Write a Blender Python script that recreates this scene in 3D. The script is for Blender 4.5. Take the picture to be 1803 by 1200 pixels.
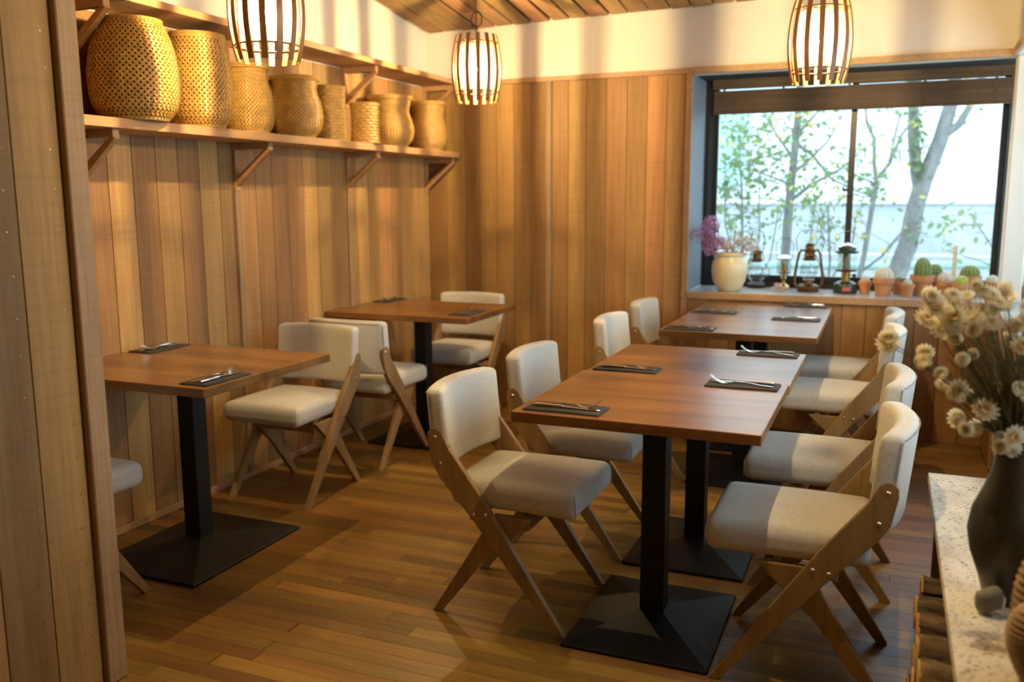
import bpy, bmesh, math, random
from mathutils import Vector, Matrix, noise as mnoise
random.seed(7)
PI = math.pi
for o in list(bpy.data.objects): bpy.data.objects.remove(o)
SC = bpy.context.scene
COL = SC.collection

# ------------------------------------------------------------------ camera
CAM_LOC = Vector((2.7517, -5.1762, 1.3146)); YAW, PITCH, ROLL, FPX = 0.3976, 0.1598, -0.0043, 1565.97
cd = bpy.data.cameras.new('camera'); cam = bpy.data.objects.new('camera', cd); COL.objects.link(cam)
fw = Vector((-math.sin(YAW)*math.cos(PITCH), math.cos(YAW)*math.cos(PITCH), -math.sin(PITCH)))
rt = Vector((math.cos(YAW), math.sin(YAW), 0)); up = rt.cross(fw)
r2 = rt*math.cos(ROLL)+up*math.sin(ROLL); u2 = -rt*math.sin(ROLL)+up*math.cos(ROLL)
M = Matrix((r2, u2, -fw)).transposed().to_4x4(); M.translation = CAM_LOC
cam.matrix_world = M
cd.sensor_width = 36; cd.lens = 36*FPX/1803; cd.clip_start = .05
cd.dof.use_dof = True; cd.dof.focus_distance = 2.75; cd.dof.aperture_fstop = 2.2
SC.camera = cam
# ------------------------------------------------------------------ sky, exposure
W = bpy.data.worlds.new('overcast_sky'); SC.world = W; W.use_nodes = True
bg = W.node_tree.nodes['Background']; bg.inputs[0].default_value = (.60, .81, 1.0, 1); bg.inputs[1].default_value = 5.0
SC.view_settings.view_transform = 'Standard'; SC.view_settings.look = 'None'
SC.view_settings.exposure = 0.0; SC.view_settings.gamma = 1; SC.view_settings.use_curve_mapping = False
BULB_STRENGTH = 22000; BULB_COLOR = (1, .755, .385)

# ------------------------------------------------------------------ materials
MATS = {}
def newmat(name):
    m = bpy.data.materials.new(name); m.use_nodes = True
    nt = m.node_tree; MATS[name] = m
    return m, nt, nt.nodes['Principled BSDF']
def N(nt, t, **kw):
    n = nt.nodes.new(t)
    for k, v in kw.items(): setattr(n, k, v)
    return n
def ramp(nt, stops):
    r = N(nt, 'ShaderNodeValToRGB'); e = r.color_ramp.elements
    while len(e) < len(stops): e.new(.5)
    for i, (p, c) in enumerate(stops): e[i].position = p; e[i].color = (*c, 1)
    return r
def coords(nt, scale, rnd=True):
    tc = N(nt, 'ShaderNodeTexCoord'); mp = N(nt, 'ShaderNodeMapping'); mp.inputs['Scale'].default_value = scale
    if rnd:
        oi = N(nt, 'ShaderNodeObjectInfo'); mu = N(nt, 'ShaderNodeVectorMath', operation='SCALE')
        mu.inputs[0].default_value = (31, 17, 23); nt.links.new(oi.outputs['Random'], mu.inputs['Scale'])
        ad = N(nt, 'ShaderNodeVectorMath', operation='ADD')
        nt.links.new(tc.outputs['Object'], ad.inputs[0]); nt.links.new(mu.outputs[0], ad.inputs[1]); nt.links.new(ad.outputs[0], mp.inputs[0])
        return mp, oi
    nt.links.new(tc.outputs['Object'], mp.inputs[0]); return mp, None
def noise_tex(nt, vec, scale, detail=5, rough=.55, dist=0):
    n = N(nt, 'ShaderNodeTexNoise'); n.inputs['Scale'].default_value = scale; n.inputs['Detail'].default_value = detail
    n.inputs['Roughness'].default_value = rough; n.inputs['Distortion'].default_value = dist
    nt.links.new(vec, n.inputs['Vector']); return n
def bump(nt, b, h, s, d=.002):
    n = N(nt, 'ShaderNodeBump'); n.inputs['Strength'].default_value = s; n.inputs['Distance'].default_value = d
    nt.links.new(h, n.inputs['Height']); nt.links.new(n.outputs[0], b.inputs['Normal'])
def mixc(nt, fac, a, b, mode='MIX'):
    m = N(nt, 'ShaderNodeMix', data_type='RGBA', blend_type=mode)
    for s, v in ((m.inputs[0], fac), (m.inputs[6], a), (m.inputs[7], b)):
        if isinstance(v, (int, float)): s.default_value = v
        elif isinstance(v, tuple): s.default_value = (*v, 1)
        else: nt.links.new(v, s)
    return m.outputs[2]
def wood(name, dark, light, axis=2, rough=.5, var=.25, hue=.015, grain=9, stretch=.07, saw=0, coat=0, bmp=.25):
    m, nt, b = newmat(name)
    sc = [1, 1, 1]; sc[axis] = stretch
    mp, oi = coords(nt, tuple(sc))
    n1 = noise_tex(nt, mp.outputs[0], grain, 6, .6, .5)
    n2 = noise_tex(nt, mp.outputs[0], grain*9, 3, .6)
    r1 = ramp(nt, [(.3, dark), (.7, light)]); nt.links.new(n1.outputs[0], r1.inputs[0])
    r2 = ramp(nt, [(.3, (.72, .70, .66)), (.62, (1, 1, 1))]); nt.links.new(n2.outputs[0], r2.inputs[0])
    c = mixc(nt, .8, r1.outputs[0], r2.outputs[0], 'MULTIPLY')
    h = n2.outputs[0]
    if saw:
        sw = [.6, .6, .6]; sw[axis] = 60
        mp2, _ = coords(nt, tuple(sw)); n3 = noise_tex(nt, mp2.outputs[0], 1.6, 4, .7)
        r3 = ramp(nt, [(.36, (.70, .64, .58)), (.5, (1, 1, 1))]); nt.links.new(n3.outputs[0], r3.inputs[0])
        c = mixc(nt, saw, c, r3.outputs[0], 'MULTIPLY'); h = n3.outputs[0]
    hs = N(nt, 'ShaderNodeHueSaturation')
    mr = N(nt, 'ShaderNodeMapRange'); mr.inputs[3].default_value = 1-var; mr.inputs[4].default_value = 1+var*.75
    nt.links.new(oi.outputs['Random'], mr.inputs[0]); nt.links.new(mr.outputs[0], hs.inputs['Value'])
    wn = N(nt, 'ShaderNodeTexWhiteNoise', noise_dimensions='1D'); nt.links.new(oi.outputs['Random'], wn.inputs['W'])
    mh = N(nt, 'ShaderNodeMapRange'); mh.inputs[3].default_value = .5-hue; mh.inputs[4].default_value = .5+hue
    nt.links.new(wn.outputs[0], mh.inputs[0]); nt.links.new(mh.outputs[0], hs.inputs['Hue'])
    nt.links.new(c, hs.inputs['Color']); nt.links.new(hs.outputs[0], b.inputs['Base Color'])
    b.inputs['Roughness'].default_value = rough
    if coat: b.inputs['Coat Weight'].default_value = coat; b.inputs['Coat Roughness'].default_value = .28
    bump(nt, b, h, bmp)
    return m
def plain(name, col, rough=.6, metal=0, var=.12, scale=8, bmp=.1, bscale=60, alpha=None):
    m, nt, b = newmat(name)
    mp, oi = coords(nt, (1, 1, 1))
    n1 = noise_tex(nt, mp.outputs[0], scale, 5)
    d = tuple(max(0, c*(1-var)) for c in col); l = tuple(min(1, c*(1+var)) for c in col)
    r = ramp(nt, [(.3, d), (.7, l)]); nt.links.new(n1.outputs[0], r.inputs[0]); nt.links.new(r.outputs[0], b.inputs['Base Color'])
    b.inputs['Roughness'].default_value = rough; b.inputs['Metallic'].default_value = metal
    if bmp:
        n2 = noise_tex(nt, mp.outputs[0], bscale, 4); bump(nt, b, n2.outputs[0], bmp)
    return m
def glassy(name, tint=(.97, .99, .98), gloss=.06, rough=.02):
    m, nt, b = newmat(name); nt.nodes.remove(b)
    t = N(nt, 'ShaderNodeBsdfTransparent'); t.inputs[0].default_value = (*tint, 1)
    g = N(nt, 'ShaderNodeBsdfGlossy'); g.inputs['Roughness'].default_value = rough
    fr = N(nt, 'ShaderNodeLayerWeight'); fr.inputs[0].default_value = .18
    mr = N(nt, 'ShaderNodeMath', operation='MULTIPLY_ADD'); mr.inputs[1].default_value = .5; mr.inputs[2].default_value = gloss
    nt.links.new(fr.outputs['Facing'], mr.inputs[0])
    mx = N(nt, 'ShaderNodeMixShader'); nt.links.new(mr.outputs[0], mx.inputs[0]); nt.links.new(t.outputs[0], mx.inputs[1]); nt.links.new(g.outputs[0], mx.inputs[2])
    nt.links.new(mx.outputs[0], nt.nodes['Material Output'].inputs[0]); return m
def fabric(name, col):
    m, nt, b = newmat(name)
    mp, oi = coords(nt, (1, 1, 1))
    wv = [N(nt, 'ShaderNodeTexWave', wave_type='BANDS', bands_direction=d) for d in ('X', 'Y', 'Z')]
    for w in wv: w.inputs['Scale'].default_value = 150; w.inputs['Distortion'].default_value = 2; nt.links.new(mp.outputs[0], w.inputs[0])
    a = N(nt, 'ShaderNodeMath', operation='ADD'); a2 = N(nt, 'ShaderNodeMath', operation='ADD')
    nt.links.new(wv[0].outputs['Fac'], a.inputs[0]); nt.links.new(wv[1].outputs['Fac'], a.inputs[1]); nt.links.new(a.outputs[0], a2.inputs[0]); nt.links.new(wv[2].outputs['Fac'], a2.inputs[1])
    n1 = noise_tex(nt, mp.outputs[0], 90, 4, .7)
    r = ramp(nt, [(.3, tuple(c*.86 for c in col)), (.7, tuple(min(1, c*1.08) for c in col))]); nt.links.new(n1.outputs[0], r.inputs[0])
    nt.links.new(r.outputs[0], b.inputs['Base Color']); b.inputs['Roughness'].default_value = .9
    b.inputs['Sheen Weight'].default_value = .15
    bump(nt, b, a2.outputs[0], .12, .001); return m

wood('cedar_board', (.34, .172, .056), (.51, .285, .100), 2, .62, .30, .010, 7, .05, saw=.30)
wood('cedar_trim', (.46, .27, .125), (.58, .36, .18), 1, .55, .12, .01, 8, .06)
wood('cedar_post', (.28, .165, .085), (.40, .25, .14), 2, .6, .1, .01, 9, .04, saw=.3)
wood('oak_plank', (.165, .083, .017), (.32, .172, .037), 0, .40, .36, .014, 8, .08, bmp=.15)
wood('pallet_slat', (.30, .16, .06), (.50, .30, .125), 1, .75, .35, .02, 6, .08, saw=.35)
wood('walnut_top', (.105, .036, .010), (.34, .145, .042), 0, .30, .12, .008, 9, .09, coat=.35, bmp=.05)
wood('beech_frame', (.25, .148, .060), (.43, .275, .120), 2, .45, .12, .008, 12, .08, bmp=.08)
wood('lamp_slat', (.20, .075, .022), (.36, .15, .045), 2, .38, .15, .01, 10, .06)
wood('shelf_board', (.40, .205, .085), (.56, .32, .15), 1, .55, .08, .008, 7, .05)
wood('bark', (.035, .025, .016), (.30, .21, .12), 0, .9, .3, .02, 40, .35, bmp=1)
wood('split_log', (.50, .30, .11), (.72, .48, .21), 2, .7, .2, .015, 9, .2)
wood('tree_bark', (.20, .20, .20), (.36, .35, .33), 2, .9, .15, .02, 14, .4, bmp=.6)
wood('blind_reed', (.07, .040, .018), (.15, .092, .043), 0, .6, .1, .01, 60, .03)
plain('soffit_paint', (.030, .033, .040), .6, 0, .05)
plain('plaster', (.76, .72, .64), .85, 0, .03, 3, .05, 120)
plain('backing_dark', (.05, .03, .018), .9)
plain('black_metal', (.007, .007, .0075), .5, 0, .2, 60, .25, 260).node_tree.nodes['Principled BSDF'].inputs['Specular IOR Level'].default_value = .35
plain('window_metal', (.014, .013, .013), .35, 0, .1)
plain('reveal_paint', (.20, .235, .28), .6, 0, .05)
plain('sill_top', (.42, .41, .39), .28, 0, .12, 14, .03)
plain('chrome', (.75, .73, .70), .16, 1, .03, 8, 0)
plain('brass', (.55, .36, .12), .3, 1, .1, 20, 0)
plain('bronze', (.16, .085, .035), .38, .85, .25, 30, .1)
plain('dark_iron', (.05, .035, .028), .45, .6, .2, 30, .1)
plain('napkin_cloth', (.042, .040, .036), .9, 0, .15, 60, .3, 420)
fabric('linen', (.60, .575, .51))
plain('seam_thread', (.30, .27, .22), .9)
plain('bamboo', (.50, .285, .066), .36, 0, .22, 26, .1, 120)
plain('bamboo_dense', (.47, .28, .075), .42, 0, .2, 30, .1, 120)
plain('terracotta', (.50, .225, .10), .8, 0, .16, 22, .12)
plain('soil', (.06, .04, .025), .95)
plain('cactus_green', (.17, .25, .07), .7, 0, .2, 30, .1)
plain('cactus_lime', (.36, .46, .06), .7, 0, .15, 30, .1)
plain('cactus_woolly', (.60, .60, .55), .9, 0, .15, 60, .4, 200)
plain('cactus_spine', (.80, .78, .70), .8, 0, .05)
plain('cream_glaze', (.66, .57, .36), .3, 0, .12, 7, .04)
plain('purple_petal', (.60, .33, .58), .8, 0, .35, 40, 0)
plain('pale_petal', (.62, .50, .46), .8, 0, .2, 40, 0)
plain('basket_inner_shade', (.10, .06, .02), .8, 0, .2, 26)  # dark brown that paints in the shade inside the open-weave baskets
def petal_mat(name, col, tr=.45):
    m, nt, b = newmat(name); mp, _ = coords(nt, (1, 1, 1)); n = noise_tex(nt, mp.outputs[0], 60, 3)
    r = ramp(nt, [(.3, tuple(c*.88 for c in col)), (.7, col)]); nt.links.new(n.outputs[0], r.inputs[0]); nt.links.new(r.outputs[0], b.inputs['Base Color']); b.inputs['Roughness'].default_value = .8
    t = N(nt, 'ShaderNodeBsdfTranslucent'); nt.links.new(r.outputs[0], t.inputs[0]); mx = N(nt, 'ShaderNodeMixShader'); mx.inputs[0].default_value = tr
    nt.links.new(b.outputs[0], mx.inputs[1]); nt.links.new(t.outputs[0], mx.inputs[2]); nt.links.new(mx.outputs[0], nt.nodes['Material Output'].inputs[0])
petal_mat('straw_petal', (.92, .86, .66))
plain('straw_centre', (.66, .33, .03), .85, 0, .2, 90, .3)
plain('dry_stem', (.12, .105, .04), .85, 0, .3, 30, 0)
plain('vase_glaze', (.045, .048, .040), .35, 0, .4, 12, .05)
plain('lantern_green', (.018, .04, .022), .25, 0, .1)
plain('label_red', (.45, .04, .03), .5, 0, .05)
plain('white_paint', (.8, .8, .78), .6, 0, .03)
plain('grey_stone', (.17, .165, .14), .7, 0, .25, 18, .2)
plain('brown_knit', (.30, .20, .105), .95, 0, .2, 60, .5, 180)
plain('concrete', (.52, .54, .55), .9, 0, .12, 3, .2, 30)
plain('building_white', (.80, .82, .82), .9, 0, .03, 2)
plain('building_grey', (.60, .64, .66), .9, 0, .05, 2)
plain('ground_soil', (.26, .25, .20), .95, 0, .3, 6, .4, 20)
plain('pale_teal', (.42, .62, .58), .6, 0, .08)
petal_mat('leaf_green', (.26, .36, .15))
petal_mat('leaf_yellow', (.80, .62, .14))
plain('branch_bark', (.22, .21, .20), .9, 0, .2, 20, .2)
glassy('pane_glass'); glassy('lantern_glass', (.93, .95, .94), .10, .05); glassy('bulb_glass', (1, .97, .9), .03, .05)
def liner():
    m, nt, b = newmat('frosted_liner'); nt.nodes.remove(b)
    t = N(nt, 'ShaderNodeBsdfTransparent'); d = N(nt, 'ShaderNodeBsdfTranslucent'); d.inputs[0].default_value = (.95, .9, .8, 1)
    mx = N(nt, 'ShaderNodeMixShader'); mx.inputs[0].default_value = .06
    nt.links.new(t.outputs[0], mx.inputs[1]); nt.links.new(d.outputs[0], mx.inputs[2]); nt.links.new(mx.outputs[0], nt.nodes['Material Output'].inputs[0])
liner()
def stone_slab():
    m, nt, b = newmat('pumice_stone')
    mp, _ = coords(nt, (1, 1.0, 1))
    mp2, _ = coords(nt, (70, 150, 110)); v = N(nt, 'ShaderNodeTexVoronoi'); v.inputs['Scale'].default_value = 1.0; v.inputs['Randomness'].default_value = 1
    nt.links.new(mp2.outputs[0], v.inputs['Vector'])
    n2 = noise_tex(nt, mp.outputs[0], 26, 3)
    ad = N(nt, 'ShaderNodeMath', operation='MULTIPLY_ADD'); ad.inputs[1].default_value = .55; nt.links.new(n2.outputs[0], ad.inputs[0]); nt.links.new(v.outputs['Distance'], ad.inputs[2])
    r = ramp(nt, [(.47, (.10, .085, .065)), (.56, (.74, .70, .61))]); nt.links.new(ad.outputs[0], r.inputs[0])
    n = noise_tex(nt, mp.outputs[0], 9, 6, .65); rr = ramp(nt, [(.35, (.74, .72, .68)), (.6, (1, 1, 1))]); nt.links.new(n.outputs[0], rr.inputs[0])
    c = mixc(nt, 1, r.outputs[0], rr.outputs[0], 'MULTIPLY'); nt.links.new(c, b.inputs['Base Color']); b.inputs['Roughness'].default_value = .55
    bump(nt, b, ad.outputs[0], .3)
stone_slab()
def emitter():
    m, nt, b = newmat('filament'); nt.nodes.remove(b)
    e = N(nt, 'ShaderNodeEmission'); e.inputs[0].default_value = (*BULB_COLOR, 1); e.inputs[1].default_value = BULB_STRENGTH
    nt.links.new(e.outputs[0], nt.nodes['Material Output'].inputs[0])
emitter()

# ------------------------------------------------------------------ mesh builder
class MB:
    def __init__(s): s.v = []; s.f = []
    def add(s, vs, fs):
        k = len(s.v); s.v += [tuple(v) for v in vs]; s.f += [tuple(i+k for i in f) for f in fs]; return s
    def box(s, lo, hi):
        x0, y0, z0 = lo; x1, y1, z1 = hi
        return s.add([(x0,y0,z0),(x1,y0,z0),(x1,y1,z0),(x0,y1,z0),(x0,y0,z1),(x1,y0,z1),(x1,y1,z1),(x0,y1,z1)],
                     [(0,3,2,1),(4,5,6,7),(0,1,5,4),(1,2,6,5),(2,3,7,6),(3,0,4,7)])
    def prism(s, poly, a, b, axis='y'):
        n = len(poly); mk = {'y': lambda p, t: (p[0], t, p[1]), 'x': lambda p, t: (t, p[0], p[1]), 'z': lambda p, t: (p[0], p[1], t)}[axis]
        vs = [mk(p, a) for p in poly]+[mk(p, b) for p in poly]
        return s.add(vs, [tuple(range(n)), tuple(range(2*n-1, n-1, -1))]+[(i, i+n, (i+1) % n+n, (i+1) % n) for i in range(n)])
    def tube(s, path, rad, n=8, cap=True):
        P = [Vector(p) for p in path]; R = rad if isinstance(rad, (list, tuple)) else [rad]*len(P)
        k = len(s.v); prev = None
        for i, p in enumerate(P):
            t = (P[min(i+1, len(P)-1)]-P[max(i-1, 0)]).normalized()
            if prev is None:
                a = Vector((0, 0, 1)) if abs(t.z) < .9 else Vector((1, 0, 0)); u = t.cross(a).normalized()
            else: u = (prev-t*prev.dot(t)).normalized()
            prev = u; w = t.cross(u)
            for j in range(n):
                q = p+(u*math.cos(2*PI*j/n)+w*math.sin(2*PI*j/n))*R[i]; s.v.append(tuple(q))
        m = len(P)
        for i in range(m-1):
            for j in range(n): s.f.append((k+i*n+j, k+i*n+(j+1) % n, k+(i+1)*n+(j+1) % n, k+(i+1)*n+j))
        if cap: s.f.append(tuple(k+j for j in range(n-1, -1, -1))); s.f.append(tuple(k+(m-1)*n+j for j in range(n)))
        return s
    def ring(s, R, r, z, n=40, m=8, c=(0, 0)):
        k = len(s.v)
        for i in range(n):
            a = 2*PI*i/n
            for j in range(m):
                b = 2*PI*j/m; q = R+r*math.cos(b); s.v.append((c[0]+q*math.cos(a), c[1]+q*math.sin(a), z+r*math.sin(b)))
        for i in range(n):
            for j in range(m): s.f.append((k+i*m+j, k+((i+1) % n)*m+j, k+((i+1) % n)*m+(j+1) % m, k+i*m+(j+1) % m))
        return s
    def lathe(s, prof, n=32, c=(0, 0, 0), cap=True):
        k = len(s.v); m = len(prof)
        for r, z in prof:
            for j in range(n): a = 2*PI*j/n; s.v.append((c[0]+r*math.cos(a), c[1]+r*math.sin(a), c[2]+z))
        for i in range(m-1):
            for j in range(n): s.f.append((k+i*n+j, k+i*n+(j+1) % n, k+(i+1)*n+(j+1) % n, k+(i+1)*n+j))
        if cap:
            if prof[0][0] > 1e-5: s.f.append(tuple(k+j for j in range(n-1, -1, -1)))
            if prof[-1][0] > 1e-5: s.f.append(tuple(k+(m-1)*n+j for j in range(n)))
        return s
    def rbox(s, sx, sy, sz, r, n=10, fn=None, c=(0, 0, 0)):
        """rounded, finely divided box; fn deforms each point"""
        bm = bmesh.new(); bmesh.ops.create_cube(bm, size=2)
        bmesh.ops.subdivide_edges(bm, edges=bm.edges[:], cuts=n, use_grid_fill=True)
        h = (sx/2, sy/2, sz/2); rr = [min(r, a*.98) for a in h]
        vs = []
        bm.verts.ensure_lookup_table()
        for v in bm.verts:
            q = []
            for i in range(3):      # crowd the grid lines into the rounded rim
                a = abs(v.co[i]); sgn = 1 if v.co[i] >= 0 else -1
                inner = h[i]-rr[i]; lim = .6
                d = a/lim*inner if a <= lim else inner+(a-lim)/(1-lim)*rr[i]
                q.append(sgn*d)
            core = Vector([max(-(h[i]-rr[i]), min(h[i]-rr[i], q[i])) for i in range(3)])
            dv = Vector(q)-core; 
            if dv.length > 1e-9:
                e = Vector([dv[i]/rr[i] for i in range(3)]); mx = max(abs(x) for x in e); e = e.normalized()*mx
                dv = Vector([e[i]*rr[i] for i in range(3)])
            p = core+dv
            if fn: p = Vector(fn(p))
            vs.append(p+Vector(c))
        s.add(vs, [tuple(v.index for v in f.verts) for f in bm.faces]); bm.free(); return s
    def mesh(s, name, mat, smooth=None, bevel=0, seg=1):
        me = bpy.data.meshes.new(name); me.from_pydata(s.v, [], s.f)
        if bevel:
            bm = bmesh.new(); bm.from_mesh(me)
            bmesh.ops.recalc_face_normals(bm, faces=bm.faces[:])
            es = [e for e in bm.edges if len(e.link_faces) == 2 and e.calc_face_angle(0) > .5]
            bmesh.ops.bevel(bm, geom=es, offset=bevel, segments=seg, affect='EDGES', profile=.6)
            bm.to_mesh(me); bm.free()
        else:
            bm = bmesh.new(); bm.from_mesh(me); bmesh.ops.recalc_face_normals(bm, faces=bm.faces[:]); bm.to_mesh(me); bm.free()
        me.materials.append(MATS[mat])
        if smooth is not None:
            me.polygons.foreach_set('use_smooth', [True]*len(me.polygons)); me.set_sharp_from_angle(angle=smooth)
        me.update(); return me
    def build(s, name, mat, parent=None, smooth=None, bevel=0, seg=1, loc=None, rot=None):
        return link(name, s.mesh(name, mat, smooth, bevel, seg), parent, loc, rot)
def link(name, data, parent=None, loc=None, rot=None):
    o = bpy.data.objects.new(name, data); COL.objects.link(o); o.parent = parent
    if loc is not None: o.location = loc
    if rot is not None: o.rotation_euler = rot
    return o
def tag(o, label, cat, group=None, kind=None):
    o['label'] = label; o['category'] = cat
    if group: o['group'] = group
    if kind: o['kind'] = kind
    return o
def struct(o, label=None, cat=None):
    o['kind'] = 'structure'
    if label: o['label'] = label
    if cat: o['category'] = cat
    return o
def thing(name, label, cat, loc=(0, 0, 0), rz=0, group=None):
    o = link(name, None, None, loc, (0, 0, rz)); o.empty_display_size = .05
    return tag(o, label, cat, group)
def copy_tree(o, parent=None):
    c = o.copy(); COL.objects.link(c); c.parent = parent
    for ch in [x for x in bpy.data.objects if x.parent == o]: copy_tree(ch, c)
    return c
def clone(proto, label, loc, rz):
    c = copy_tree(proto); c.location = loc; c.rotation_euler = (0, 0, rz); c['label'] = label; return c
SM = .6

# ================================================================== THE ROOM
XR = 3.27        # right low wall face
YB = -6.2        # wall behind the camera
TOPW = 2.0       # top of the cedar cladding
def ceil_z(x, y): return 2.333+.0165*x-.125*y
# ---- floor and planks
fl = struct(MB().box((-.1, YB-.1, -.06), (XR+.55, .6, -.012)).build('floor', 'backing_dark'), 'narrow oak plank floor running across the dining room', 'floor')
pl = MB().box((-.5, -.5, -1), (.5, .5, 0)); pl_me = {}
PW = .0605; rows = int(4.45/PW)
count = 0; fm = MB()
def plank_mesh(L):
    if L not in pl_me: pl_me[L] = MB().box((0, -PW/2+.0003, -.014), (L-.0008, PW/2-.0003, 0)).mesh('floor_plank', 'oak_plank', None, .0005)
    return pl_me[L]
for r in range(rows+32):
    y = -.001-PW*(r+.5); x = -random.uniform(0, .9)
    while x < XR:
        L = random.choice((.6, .75, .9, .9, 1.05, 1.2)); 
        a, b = max(x, 0), min(x+L, XR)
        if b-a > .02:
            if a == x and b == x+L: me = plank_mesh(L)
            else: me = plank_mesh(round(b-a, 2))
            if count < 300 and y > -4.3:
                link('floor_plank', me, fl, (a, y, 0)); count += 1
            else: fm.box((a, y-PW/2+.0006, -.014), (b-.0015, y+PW/2-.0006, 0))
        x += L
o = fm.build('floor_plank_rest', 'oak_plank', fl); o['kind'] = 'stuff'

# ---- vertical cladding boards
board_cache = {}
def board(parent, w, h, loc, rz, t=.012, mat='cedar_board', name='wall_board'):
    k = (round(w, 3), round(h, 3), t, mat)
    if k not in board_cache: board_cache[k] = MB().box((-w/2+.0014, -t, 0), (w/2-.0014, 0, h)).mesh(name, mat, None, .0012)
    return link(name, board_cache[k], parent, loc, (0, 0, rz))
# left wall: face of boards at x=0, plaster above
wl = struct(MB().prism([(YB, 0), (0.1, 0), (0.1, 2.35), (YB, 3.12)], -.12, -.014, 'x').build('wall_left', 'plaster'), 'left wall of vertical cedar boards with cream plaster above', 'wall')
MB().box((-.0139, -4.2, 0), (-.0125, 0, TOPW-.02)).build('board_backing', 'backing_dark', wl)
y = 0.0; i = 0
while y > -4.1:
    w = .1235
    board(wl, w, TOPW, (-.012, y-w/2, .0), PI/2); y -= w; i += 1   # local -y -> +x
# back wall with the window bay left open
WX0, WX1 = 1.692, 3.30; SILL = .77
wb = MB(); wb.box((-.12, .014, 0), (WX0-.004, .12, TOPW)).box((WX0-.004, .014, 0), (3.75, .12, SILL-.04))
wb.prism([(-.12, TOPW), (3.75, TOPW), (3.75, 2.44), (-.12, 2.36)], .014, .12)
wb = struct(wb.build('wall_back', 'plaster'), 'back wall of cedar boards with cream plaster band above', 'wall')
MB().box((0, .0125, 0), (WX0-.004, .0139, TOPW-.02)).box((WX0, .0125, 0), (XR, .0139, SILL-.04)).build('board_backing', 'backing_dark', wb)
seams = [0, .13, .261, .362, .477, .596, .707, .813, .846, .95, 1.062, 1.185, 1.312, 1.431, 1.545, 1.656, 1.692]
for a, b in zip(seams[:-1], seams[1:]):
    if b-a < .05: MB().box((a, -.014, 0), (b, .012, TOPW)).build('batten', 'cedar_post' if a < 1 else 'cedar_trim', wb, None, .002)
    else: board(wb, b-a, TOPW, ((a+b)/2, .012, 0), 0)
x = WX0
while x < XR-.01:
    w = min(.122, XR-x); board(wb, w, SILL-.042, (x+w/2, .012, 0), 0); x += w
# right wall: low clad wall, window bay above the sill
wr = MB().box((XR+.014, YB, 0), (XR+.1, .02, SILL-.04)).box((XR+.014, YB, SILL-.04), (XR+.1, -3.45, TOPW))
wr.prism([(YB, TOPW), (.02, TOPW), (.02, 2.42), (YB, 3.20)], XR+.014, XR+.1, 'x')
wr = struct(wr.build('wall_right', 'plaster'), 'right low wall of cedar boards below the side window sill', 'wall')
MB().box((XR+.0125, -4.2, 0), (XR+.0139, 0, SILL-.05)).build('board_backing', 'backing_dark', wr)
y = 0
while y > -4.1: board(wr, .122, SILL-.042, (XR+.012, y-.061, 0), -PI/2); y -= .122
struct(MB().prism([(-.12, 0), (XR+.1, 0), (XR+.1, 3.2), (-.12, 3.12)], YB-.1, YB).build('wall_front', 'cedar_post'))
# ---- partition with corner post at the left edge of the view
wp = struct(MB().box((.772, YB, 0), (.828, -3.47, 3.1)).build('wall_partition', 'backing_dark'), 'foreground partition clad in rough sawn vertical boards', 'wall')
y = -3.525; k = 0
for w in (.135, .135, .137, .135, .135, .135, .135):
    board(wp, w, 2.9, (.828, y-w/2, 0), PI/2)
    y -= w
# the same boards on the hidden side are left off; nails down the boards
nail = MB().lathe([(.0001, .0022), (.0022, .0018), (.0028, 0)], 8).mesh('nail', 'brass', SM)
for yy in (-3.552, -3.69, -3.83):
    for j in range(20): link('nail', nail, wp, (.840, yy+random.uniform(-.004, .004), .06+j*.098+random.uniform(-.01, .01)), (0, PI/2, 0))
struct(MB().box((.755, -3.524, 0), (.862, -3.462, 3.1)).build('trim_1', 'cedar_post', None, None, .003), 'rough sawn brown corner post ending the foreground partition', 'post')
# ---- ceiling: sloping, clad in reclaimed slats
cv = [(-.1, .1), (3.4, .1), (3.4, YB-.1), (-.1, YB-.1)]
ce = struct(MB().add([(x, y, ceil_z(x, y)+.03) for x, y in cv]+[(x, y, ceil_z(x, y)+.10) for x, y in cv], [(0,1,2,3),(7,6,5,4),(0,4,5,1),(1,5,6,2),(2,6,7,3),(3,7,4,0)]).build('ceiling', 'backing_dark'), 'sloping ceiling clad in staggered rough wooden slats', 'ceiling')
sl_cache = {}
for c_ in range(28):
    x = .06+c_*.1195; y = .02-random.choice((0, .0, .01))
    first = True
    while y > -3.9:
        L = random.choice((.42, .55, .8, 1.0)) if not first else random.choice((.18, .3, .45, .62))
        w = random.choice((.098, .106, .112)); kx = (L, w)
        if kx not in sl_cache: sl_cache[kx] = MB().box((-w/2, -L+.008, 0), (w/2, 0, .016)).mesh('ceiling_slat', 'pallet_slat', None, .0015)
        o = link('ceiling_slat', sl_cache[kx], ce, (x+random.uniform(-.004, .004), y, ceil_z(x, y)+random.uniform(0, .006)), (-math.atan(.125), -math.atan(.0165), random.uniform(-.010, .010)))
        y -= L; first = False
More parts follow.
